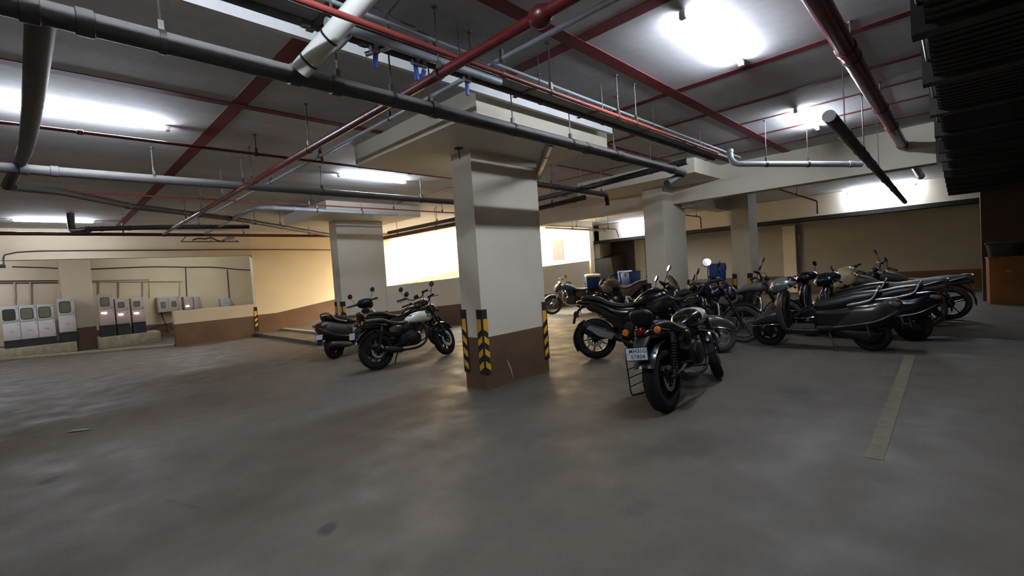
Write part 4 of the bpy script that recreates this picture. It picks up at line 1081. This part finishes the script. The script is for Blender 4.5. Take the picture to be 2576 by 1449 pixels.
    if backrest:
        MB().loftz([(.83, -.175, .03, .08, 3), (.87, -.185, .04, .105, 3), (.93, -.20, .04, .11, 3), (.97, -.21, .028, .08, 2.6), (.98, -.212, .01, .05, 2.4)]).build('backrest', 'seat', rt)
        MB().tube(rnd([(.06, .13, .74), (-.16, .12, .79), (-.19, .07, .89)], .05), .011, 8).tube(rnd([(.06, -.13, .74), (-.16, -.12, .79), (-.19, -.07, .89)], .05), .011, 8).build('backrest_stay', 'matt', rt)
    if saree:
        g = MB()
        pts = rnd([(.12, .20, .60), (-.22, .215, .56), (-.24, .215, .20), (.02, .20, .17), (.12, .19, .50)], .05)
        g.tube(pts, .007, 8)
        for zz in (.28, .36, .44): g.cyl((-.235, .215, zz), (.06, .203, zz), .005, n=6)
        g.build('side_guard', 'matt', rt)
    if kind != 'roadster': squash(rt, .62 if kind == 'naked' else .72, ('tail_cowl', 'seat', 'grab_rail', 'tail_light', 'plate_bracket', 'number_plate', 'turn_signal', 'frame'), -.03 if kind == 'naked' else 0)
    # bars, controls, lamp, clocks
    hz = hd[1] + (.10 if not com else .09); hx = hd[0]-.06
    bw = .36 if not com else .34
    zb = hz+(.07 if kind == 'roadster' else .04 if kind == 'naked' else .09)
    bend = [(hx-.13, bw, zb-.01), (hx-.05, bw*.66, zb), (hx-.0, .12, hz), (hx, 0, hz), (hx-.0, -.12, hz), (hx-.05, -bw*.66, zb), (hx-.13, -bw, zb-.01)]
    hb = MB().tube(cr(bend, 5), .0115, 10).build('handlebar', bars, rt, mx)
    for s in (-1, 1):
        g0, g1 = Vector((hx-.135, s*(bw+.01), zb-.012)), Vector((hx-.075, s*(bw-.115), zb-.002))
        MB().tube([g0, g0.lerp(g1, .06), g0.lerp(g1, .5), g0.lerp(g1, .94), g1], [.016, .019, .0165, .018, .016], 12).build('grip', 'rubber', hb, mx)
        MB().tube([(hx-.03, s*(bw-.12), zb-.005), (hx+.01, s*(bw-.08), zb-.012), (hx-.02, s*(bw+.02), zb-.03), (hx-.035, s*(bw+.035), zb-.03)], .006, 6).build('lever', metal if not com else 'alu', hb, mx)
        MB().obox((hx-.055, s*(bw-.145), zb-.005), (.045, .05, .042), (0, 0, 0)).build('switch_gear', 'matt', hb, mx, bevel=.006)
        if mirrors[0 if s > 0 else 1]:
            if kind == 'roadster': mirror(rt, (hx-.04, s*(bw-.12), zb), (hx-.02, s*(bw-.06), zb+.17), .052, mx)
            elif kind == 'naked': mirror(rt, (hx-.04, s*(bw-.12), zb), (hx-.0, s*(bw-.04), zb+.15), .05, mx, 'drop')
            else: mirror(rt, (hx-.04, s*(bw-.12), zb), (hx-.0, s*(bw-.03), zb+.16), .05, mx, 'round' if kind == 'spoked' else 'drop')
    if kind == 'roadster':
        lx, lz = hd[0]+.10, hd[1]-.01
        ho = MB().loftx([(lx-.10, lz, .05, .05, 2), (lx-.06, lz, .085, .085, 2), (lx, lz, .095, .095, 2), (lx+.05, lz, .097, .097, 2), (lx+.06, lz, .09, .09, 2)], 28).build('headlight', 'black', rt, mx)
        MB().loftx([(lx+.058, lz, .088, .088, 2), (lx+.075, lz, .06, .06, 2), (lx+.082, lz, .02, .02, 2)], 28).build('headlight_lens', 'lens', ho, mx)
        MB().tube([(hx+.06, .03, hz+.0), (hx+.05, .03, hz+.04), (hx+.035, .03, hz+.065)], [.04, .052, .054], 20).build('instrument', 'matt', rt, mx)
    else:
        lx, lz = hd[0]+.12, hd[1]-.06 if com else hd[1]-.03
        hm = head or body
        ho = MB().loftx([(lx-.13, lz+.03, .06, .06, 2.6), (lx-.05, lz+.03, .11, .12, 2.8), (lx+.02, lz, .115, .12, 2.6), (lx+.07, lz-.02, .08, .08, 2.4), (lx+.09, lz-.03, .03, .03, 2.2)], 28).build('headlight', hm, rt, mx)
        MB().loftx([(lx+.045, lz-.022, .088, .075, 2.4), (lx+.078, lz-.026, .06, .055, 2.3), (lx+.094, lz-.03, .02, .02, 2.2)], 24).build('headlight_lens', 'lens', ho, mx)
        MB().obox((hx+.10, 0, hz+.025), (.05, .16, .08), (0, -.9, 0)).build('instrument', 'matt', rt, mx, bevel=.01)
        if screen:
            MB().loftx([(lx+.06, lz+.10, .05, .004, 2), (lx+.02, lz+.18, .10, .006, 2), (lx-.05, lz+.28, .11, .006, 2), (lx-.09, lz+.33, .06, .004, 2)]).build('wind_screen', 'screen', rt, mx)
    for s in (-1, 1): indicator(rt, (hd[0]+.10, s*.16, hd[1]-.08), (1, 0, 0), mx, r=.025)
    # footrests, stand
    for s in (-1, 1):
        MB().cyl((.50, s*.12, .32), (.48, s*.26, .33), .012, n=8).build('footrest', 'rubber', rt)
        MB().cyl((.22, s*.12, .40), (.20, s*.24, .42), .010, n=8).build('footrest', 'rubber', rt)
    MB().tube([(.50, .12, .30), (.46, .20, .14), (.44, .24+.02*(lean > .1), .018-.24*math.sin(0))], .011, 8).obox((.44, .26, .03), (.07, .05, .008)).build('side_stand', 'matt', rt)
    if guard:
        for s in (-1, 1): MB().tube(rnd([(.86, s*.05, .64), (.90, s*.25, .60), (.86, s*.27, .40), (.84, s*.05, .34)], .07), .011, 8).build('crash_guard', 'matt' if not com else 'dark_pipe', rt)
    # hoses
    MB().tube(cr([(hx-.03, -.2, zb), (hx+.08, -.12, zb-.02), (hd[0]+.08, -.06, hd[1]-.12), (wb-.05, -.06, Rf+.2)], 6), .0045, 6).build('brake_hose', 'cable', rt, mx)
    if cover:
        bagm = MB().loftx([(hd[0]-.12, hd[1]+.06, .10, .08, 2.5), (hd[0]-.02, hd[1]+.06, .19, .15, 3), (hd[0]+.12, hd[1]+.02, .17, .17, 3.2), (hd[0]+.22, hd[1]-.02, .14, .13, 3), (hd[0]+.25, hd[1]-.03, .07, .06, 2.4)], 28)
        bagm.v = [(x+random.uniform(-.008, .008), y+random.uniform(-.008, .008), z+random.uniform(-.008, .008)) for x, y, z in bagm.v]
        tag(bag_parent(bagm, rt, mx), cover, 'bag')
    return rt

def bag_parent(bm_, rt, mx):
    full = Matrix.LocRotScale(rt.location, rt.rotation_euler, rt.scale) @ mx
    return bm_.build('plastic_bag', 'bag', None, full)

def delivery_box(label, rt, c, size, lid=True, tilt=0.0):
    """insulated box strapped behind a seat; stands in the world on the carrier of rt"""
    full = Matrix.LocRotScale(rt.location, rt.rotation_euler, rt.scale)
    p = full @ Vector(c)
    o = empty('delivery_box', p, (rt.rotation_euler[0]*.6, tilt, rt.rotation_euler[2]))
    a, b, h = size
    MB().loftz([(0, 0, a*.47, b*.47, 9), (h*.86, 0, a*.5, b*.5, 9)], n=28, k=1).build('box_body', 'box_blue', o, bevel=.004)
    if lid: MB().loftz([(h*.86, 0, a*.52, b*.52, 9), (h*.97, 0, a*.52, b*.52, 9), (h, 0, a*.46, b*.46, 7)], n=28, k=1).build('lid', 'box_white', o)
    else: MB().loftz([(h*.86, 0, a*.52, b*.52, 9), (h*.95, 0, a*.52, b*.52, 9), (h, 0, a*.48, b*.48, 7)], n=28, k=1).build('lid', 'box_blue', o)
    MB().box(-a*.53, -a*.5, -.03, .03, h*.6, h*.9).build('clasp', 'matt', o)
    return tag(o, label, 'delivery box', 'blue delivery boxes')

def scooter(label, pos, heading, lean=.10, steer=.3, paint='grey_paint', head_paint=None, seat='seat', trim='chrome', group='parked scooters', tyre='tyre',
            mirrors=(1, 1), apron_light=None, mirror_shape='drop', scale=1.0, rail='alu', stand='side', cowl=None, rimmat='rim', fend=None):
    rt = bike_root('scooter', label, 'scooter', pos, heading, lean, group, scale)
    wb, Rr, Rf = 1.24, .215, .222
    hd = (1.02, .86); rake = .46
    mx = steer_mx(hd, rake, steer)
    wheel('rear_wheel', rt, (0, Rr), Rr, .10, rimmat, tyre, 6, rim_r=.60, drum=True, spoke_w=.03, hubmat='engine')
    wheel('front_wheel', rt, (wb, Rf), Rf, .095, rimmat, tyre, 6, rim_r=.62, drum=True, mx=mx, spoke_w=.03, hubmat='engine' if rimmat == 'rim' else 'alu')
    fo = MB()
    for s in (-1, 1): fo.tube([(wb, s*.07, Rf), (wb-.07, s*.065, Rf+.17), (1.10, s*.05, .52)], [.018, .02, .022], 10)
    fo.cyl((1.10, 0, .52), (1.0, 0, .90), .028, n=12)
    fo.build('front_fork', 'engine', rt, mx)
    # front mudguard: deep valance with a pointed nose
    fm = MB().loftx([(1.00, .46, .055, .10, 2.6), (1.06, .45, .085, .115, 2.6), (1.16, .455, .098, .10, 2.6), (1.28, .435, .098, .085, 2.5), (1.38, .395, .080, .065, 2.4), (1.45, .355, .045, .035, 2.2), (1.475, .34, .015, .012, 2)], 24)
    fmo = fm.build('front_fender', fend or paint, rt, mx)
    if trim:
        for s in (-1, 1): MB().tube(cr([(1.05, s*.088, .355), (1.18, s*.103, .362), (1.32, s*.094, .348), (1.42, s*.060, .332), (1.474, s*.01, .328)], 5), .007, 6).build('fender_trim', trim, fmo, mx)
    # apron / leg shield
    A = [(.285, .985, .03, .16, 4), (.33, 1.005, .035, .19, 4), (.45, 1.03, .05, .205, 3.6), (.60, 1.045, .065, .20, 3.2), (.74, 1.03, .065, .17, 2.8), (.82, 1.01, .055, .12, 2.5), (.86, 1.0, .045, .08, 2.3)]
    ap = MB().loftz(A, 28, 6).build('apron', paint, rt)
    MB().loftz([(.30, .945, .02, .155, 4), (.45, .975, .025, .185, 4), (.62, .985, .03, .18, 3.6), (.76, .97, .03, .145, 3), (.83, .965, .02, .10, 2.6)], 24, 5).build('leg_shield', 'matt', rt)
    for s in (-1, 1):
        MB().tube(cr([(.965, s*.175, .31), (.995, s*.205, .45), (1.01, s*.203, .60), (1.0, s*.17, .74), (.985, s*.115, .83)], 5), .006, 6).build('apron_trim', trim or 'matt', ap)
        MB().loftz([(.62, 1.085, .02, .03, 2.4, s*.115), (.68, 1.085, .028, .04, 2.4, s*.11), (.74, 1.07, .018, .025, 2.4, s*.10)], 16, 4).build('turn_signal', 'amber', ap)
    if apron_light:
        MB().loftz([(.56, 1.10, .012, .02, 2.4), (.68, 1.10, .018, .06, 2.6), (.76, 1.08, .012, .045, 2.4)], 18, 4).build('apron_badge', apron_light, ap)
    # floorboard
    MB().loftx([(.58, .285, .15, .035, 5), (.70, .28, .185, .035, 6), (.95, .285, .185, .04, 6), (1.02, .31, .16, .04, 5)], 24, 3).build('floorboard', 'matt', rt)
    MB().box(.62, .95, -.15, .15, .316, .322).build('floor_mat', 'rubber', rt)
    # rear body
    Bd = [(-.50, .585, .03, .03, 2.2), (-.46, .585, .075, .075, 2.3), (-.34, .575, .135, .125, 2.4), (-.15, .545, .185, .155, 2.5), (.08, .515, .195, .165, 2.6), (.30, .48, .18, .17, 2.8), (.46, .47, .155, .165, 3), (.58, .455, .13, .15, 3.4), (.63, .45, .10, .12, 3)]
    bo = MB().loftx(Bd, 30, 6).build('body_panel', two_tone(paint), rt)
    def side(x, z): return superside([(q[0],)+q[1:] for q in Bd], x, z)
    if trim:
        for s in (-1, 1):
            pts = [(.60, .335), (.44, .345), (.26, .375), (.06, .415), (-.16, .455), (-.34, .515), (-.45, .57)]
            MB().tube(cr([(x, s*(side(x, z)+.004), z) for x, z in pts]+[(-.50, s*.02, .61)], 5), .0095, 6).build('body_trim', trim, bo)
            def fn(x, y, s=s): 
                xx = -.16 + x*(1 if s < 0 else -1); zz = .485 + y - .22*(xx+.16)
                return Vector((xx, s*(side(xx, zz)+.003), zz))
    # skirt between body and footboard, dark underside
    MB().loftx([(-.30, .42, .09, .05, 3), (.0, .38, .13, .07, 3), (.35, .34, .15, .07, 3), (.60, .31, .15, .05, 4)], 20, 4).build('under_cover', 'matt', rt)
    # seat
    S = [(-.20, .775, .05, .015, 2.4), (-.16, .775, .10, .035, 2.8), (-.02, .755, .135, .065, 3), (.16, .722, .15, .075, 3), (.34, .67, .155, .08, 3), (.50, .635, .135, .08, 2.8), (.60, .62, .09, .055, 2.5), (.64, .61, .04, .03, 2.2)]
    MB().loftx(S, 26, 6).build('seat', seat, rt)
    # grab rail wrapping the tail
    gr = [(.24, .168, .655), (.06, .175, .70), (-.06, .165, .75), (-.13, .12, .835), (-.16, 0, .85), (-.13, -.12, .835), (-.06, -.165, .75), (.06, -.175, .70), (.24, -.168, .655)]
    MB().tube(cr(gr, 5), [.012 if i in (0, 40) else .019 for i in range(41)], 10).build('grab_rail', rail, rt)
    tl = MB().loftx([(-.505, .60, .02, .015, 2.2), (-.49, .615, .055, .035, 2.4), (-.42, .635, .115, .045, 2.4), (-.36, .645, .10, .03, 2.4)], 22, 4).build('tail_light', 'red_lens', rt)
    for s in (-1, 1): MB().loftx([(-.47, .635, .02, .02, 2.2, s*.10), (-.42, .64, .035, .032, 2.3, s*.115), (-.33, .655, .03, .025, 2.3, s*.14), (-.29, .66, .01, .01, 2, s*.145)], 16, 4).build('lamp_lens', 'grey_light', tl)
    # rear mud flap and plate
    MB().loftx([(-.50, .30, .06, .012, 3), (-.46, .36, .07, .02, 3), (-.38, .45, .08, .03, 3), (-.30, .50, .08, .04, 3)], 18, 4).build('rear_fender', 'matt', rt)
    plate(rt, (-.475, 0, .425), .18, .10, .45)
    # power unit and silencer
    MB().loftx([(-.09, .215, .04, .06, 2.6, .08), (.0, .22, .045, .085, 2.6, .09), (.20, .25, .045, .06, 2.6, .095), (.36, .27, .045, .065, 2.6, .09), (.42, .28, .02, .04, 2.6, .08)], 22, 4).build('engine_case', 'engine', rt)
    MB().loftx([(.30, .27, .08, .10, 3, -.02), (.46, .29, .09, .11, 3, -.02), (.58, .29, .06, .08, 3, -.02)], 18, 4).build('engine_block', 'engine', rt)
    MB().tube([(.36, -.10, .20), (.26, -.13, .215), (.20, -.135, .225), (-.16, -.14, .285), (-.20, -.14, .29)], [.018, .045, .055, .055, .035], 16).build('muffler', 'dark_pipe', rt)
    MB().tube([(.01, .15, Rr+.02), (.06, .13, .5)], .014, 8).build('shock_absorber', 'dark_pipe', rt)
    # handlebar cowl with the headlight
    hp = head_paint or paint; cw = cowl or hp
    hc = MB().loftx([(.83, .965, .05, .03, 2.4), (.88, .965, .13, .055, 2.4), (.96, .96, .165, .085, 2.4), (1.04, .945, .15, .098, 2.4), (1.12, .92, .105, .085, 2.3), (1.165, .90, .05, .045, 2.2), (1.18, .895, .02, .02, 2)], 28, 5).build('handlebar_cowl', cw, rt, mx)
    MB().loftx([(1.10, .912, .104, .070, 2.3), (1.155, .897, .068, .048, 2.3), (1.186, .89, .02, .018, 2)], 24, 4).build('headlight_lens', 'lens', hc, mx)
    MB().loftx([(.825, .985, .04, .02, 2.4), (.87, 1.01, .09, .03, 2.4), (.93, 1.02, .10, .028, 2.4), (.97, 1.015, .06, .02, 2.4)], 20, 4).build('instrument', 'screen', hc, mx)
    for s in (-1, 1):
        g = MB().tube([(.93, s*.14, .965), (.885, s*.22, .975), (.85, s*.345, .97)], [.022, .0155, .0165], 12).build('grip', 'rubber', rt, mx)
        MB().tube([(.94, s*.16, .96), (.945, s*.22, .955), (.905, s*.34, .945)], .006, 6).build('lever', 'alu', rt, mx)
        if mirrors[0 if s > 0 else 1]: mirror(rt, (.91, s*.17, .985), (.93, s*.255, 1.13), .052, mx, mirror_shape)
    squash(rt, .66, ('body_panel', 'seat', 'grab_rail', 'tail_light', 'rear_fender', 'number_plate', 'under_cover'), .02)
    # stand
    if stand == 'side': MB().tube([(.46, .13, .26), (.40, .19, .12), (.37, .22, .02)], .011, 8).obox((.37, .24, .014), (.06, .05, .008)).build('side_stand', 'dark_pipe', rt)
    else:
        MB().tube(rnd([(.34, .12, .24), (.30, .15, .02), (.26, .17, .012)], .03), .011, 8).tube(rnd([(.34, -.12, .24), (.30, -.15, .02), (.26, -.17, .012)], .03), .011, 8).cyl((.32, -.13, .10), (.32, .13, .10), .010, n=8).build('center_stand', 'dark_pipe', rt)
    return rt

def squash(rt, k, names, dz=0.0):
    """shorten the overhang behind the rear axle of the named parts"""
    seen = set()
    def go(o):
        if o.type == 'MESH' and o.data.name not in seen:
            seen.add(o.data.name)
            for v in o.data.vertices:
                if v.co.x < 0: v.co.z += dz*min(1, -v.co.x/.3); v.co.x *= k
        for c in o.children: go(c)
    for c in rt.children:
        if c.name.split('.')[0] in names: go(c)

def head_of(a, b): return math.atan2(b[1]-a[1], b[0]-a[0])

# ------------------------------------------------------------------ the parked bikes
# front right: black roadster with its number plate toward us
def paint_front_white(c, n):
    return 1 if c.x > .87 else 0
motorcycle('black motorcycle in front at right with amber lamps and number plate', (4.0, 1.985), 0.055, lean=.13, steer=.42, kind='roadster',
           tank='black', tank2='tank_white', tank_paint=paint_front_white, body='black', plate_txt=('MH31G', 'E7804'), backrest=True, saree=True,
           letters=[('2', .085, .795, .722, 'tank_white', .25, .15), ('L', .08, .858, .738, 'tank_white', .25, .15), ('iC', .080, .945, .755, 'black', .25, .15)], mirrors=(0, 1), guard=True)
# left: white and green tank
def paint_green(c, n):
    return 1 if (c.z > .80 and c.x > .97 and c.z < .862) else 0
motorcycle('black motorcycle with white and green tank beside the large pillar', onz(953, 929, 0), head_of(onz(953, 929, 0), onz(1122, 893, 0)), scale=.95, backrest=True, lean=.13, steer=.40, kind='roadster',
           tank='tank_white', tank2='tank_green', tank_paint=paint_green, body='black',
           letters=[('R', .085, .995, .762, 'ink', 0, 0), ('0', .09, 1.052, .758, 'ink', 0, 0), ('I', .045, 1.052, .760, 'ink', 0, 0)])
motorcycle('dark motorcycle behind the one with the white and green tank', (4.15, 7.5), .08, lean=.13, steer=.35, kind='roadster', tank='black', body='matt', mirrors=(1, 0))
scooter('dark grey scooter with silver grab rail in front of the second pillar', (3.74, 8.38), .34, lean=.10, steer=.35, paint='grey_paint', cowl='matt', seat='seat', mirror_shape='round')
# row facing away from the chevrons, between the near pillar and the scooters
motorcycle('black sports motorcycle with upswept silencer behind the front bike', (5.74, 3.94), math.radians(-63), lean=.13, steer=.3, kind='naked', tank='black', body='black', head='purple', screen=True, mirrors=(1, 1))
scooter('dark violet scooter with chrome fender trim behind the front motorcycle tank', (6.55, 3.74), head_of((6.55, 3.74), (6.905, 2.53)), lean=.10, steer=.25, paint='purple', fend='grey_paint', head_paint='purple', tyre='tyre_dusty', rimmat='alu', mirror_shape='round')
motorcycle('dark motorcycle with dusty alloy front wheel behind the violet scooter', (7.62, 3.78), head_of((7.62, 3.78), (7.83, 2.53)), lean=.12, steer=.2, kind='commuter', tank='purple', body='purple', tyre='tyre_dusty', guard=False, mirrors=(1, 1))
motorcycle('dusty brown motorcycle with flat seat behind the grey scooter front', (8.75, 3.45), math.radians(-84), lean=.12, steer=.3, kind='commuter', tank='brown_dust', body='brown_dust', seat='seat_dusty', tyre='tyre_dusty', guard=False)
# row facing the other way
scooter('large charcoal scooter in full side view at right', (7.763, 0.868), head_of((7.763, .868), (7.697, 2.13)), lean=.10, steer=.18, paint='grey_paint', head_paint='grey_light', cowl='grey_light', mirrors=(0, 0), mirror_shape='drop')
scooter('midnight blue scooter directly behind the large charcoal scooter', (8.76, .50), math.radians(91), lean=.10, steer=.25, paint='navy', head_paint='navy', mirrors=(1, 0), apron_light='tank_white')
scooter('black scooter behind the charcoal scooter headlight', (9.55, .95), math.radians(92), lean=.10, steer=-.2, paint='black', cowl='navy', mirrors=(0, 1), trim='grey_pipe')
motorcycle('dusty motorcycle with a beige bag over its headlamp among scooters', (10.35, .45), math.radians(92), lean=.12, steer=.2, kind='commuter', tank='brown_dust', body='brown_dust', seat='seat_dusty', tyre='tyre_dusty', guard=False, mirrors=(0, 0),
           cover='crumpled beige plastic bag wrapped over a motorcycle headlamp')
motorcycle('dusty grey motorcycle farthest along the scooter row by the far wall', (11.35, .15), math.radians(94), lean=.12, steer=.3, kind='commuter', tank='brown_dust', body='grey_paint', seat='seat_dusty', tyre='tyre_dusty', guard=False, mirrors=(1, 1))
# bikes along the parapet
b1 = motorcycle('old motorcycle with blue tank and white-lidded box by the parapet', (11.62, 7.93), head_of((11.62, 7.93), (10.80, 8.84)), lean=.12, steer=.3, kind='spoked', tank='blue_tank', body='brown_dust', seat='seat_dusty', tyre='tyre_dusty', guard=False, mirrors=(1, 0), fend='brown_dust', metal='dark_pipe')
delivery_box('blue delivery box with white lid on the old blue motorcycle', b1, (.02, 0, .775), (.44, .44, .38), True)
b2 = motorcycle('dusty grey motorcycle between the old blue one and third pillar', (11.05, 6.0), math.radians(88), lean=.12, steer=.3, kind='naked', tank='brown_dust', body='brown_dust', seat='seat_dusty', tyre='tyre_dusty', guard=False, head='brown_dust')
b3 = motorcycle('far dark motorcycle carrying a navy box in the shadowed bay', (13.3, 8.0), math.radians(125), lean=.1, steer=.3, kind='spoked', tank='black', body='black', seat='seat_dusty', tyre='tyre_dusty', guard=False, mirrors=(1, 0))
delivery_box('navy blue delivery box in the shadowed bay behind dusty motorcycle', b3, (-.16, 0, .80), (.46, .46, .36), False)
b4 = motorcycle('dark motorcycle half hidden by the third pillar with a blue box', (12.35, 6.85), math.radians(-20), lean=.1, steer=.3, kind='commuter', tank='blue_tank', body='black', seat='seat_dusty', tyre='tyre_dusty', guard=False, mirrors=(0, 0))
delivery_box('bright blue delivery box at the left edge of third pillar', b4, (-.17, 0, .80), (.44, .44, .36), False)
b5 = motorcycle('black motorcycle with a tall blue crate between the third and fourth pillars', (10.55, 4.05), math.radians(110), lean=.1, steer=.2, kind='commuter', tank='black', body='black', seat='seat_dusty', tyre='tyre_dusty', guard=False, mirrors=(0, 0))
delivery_box('tall blue crate standing between the third and fourth pillars', b5, (-.16, 0, .90), (.36, .36, .36), False)
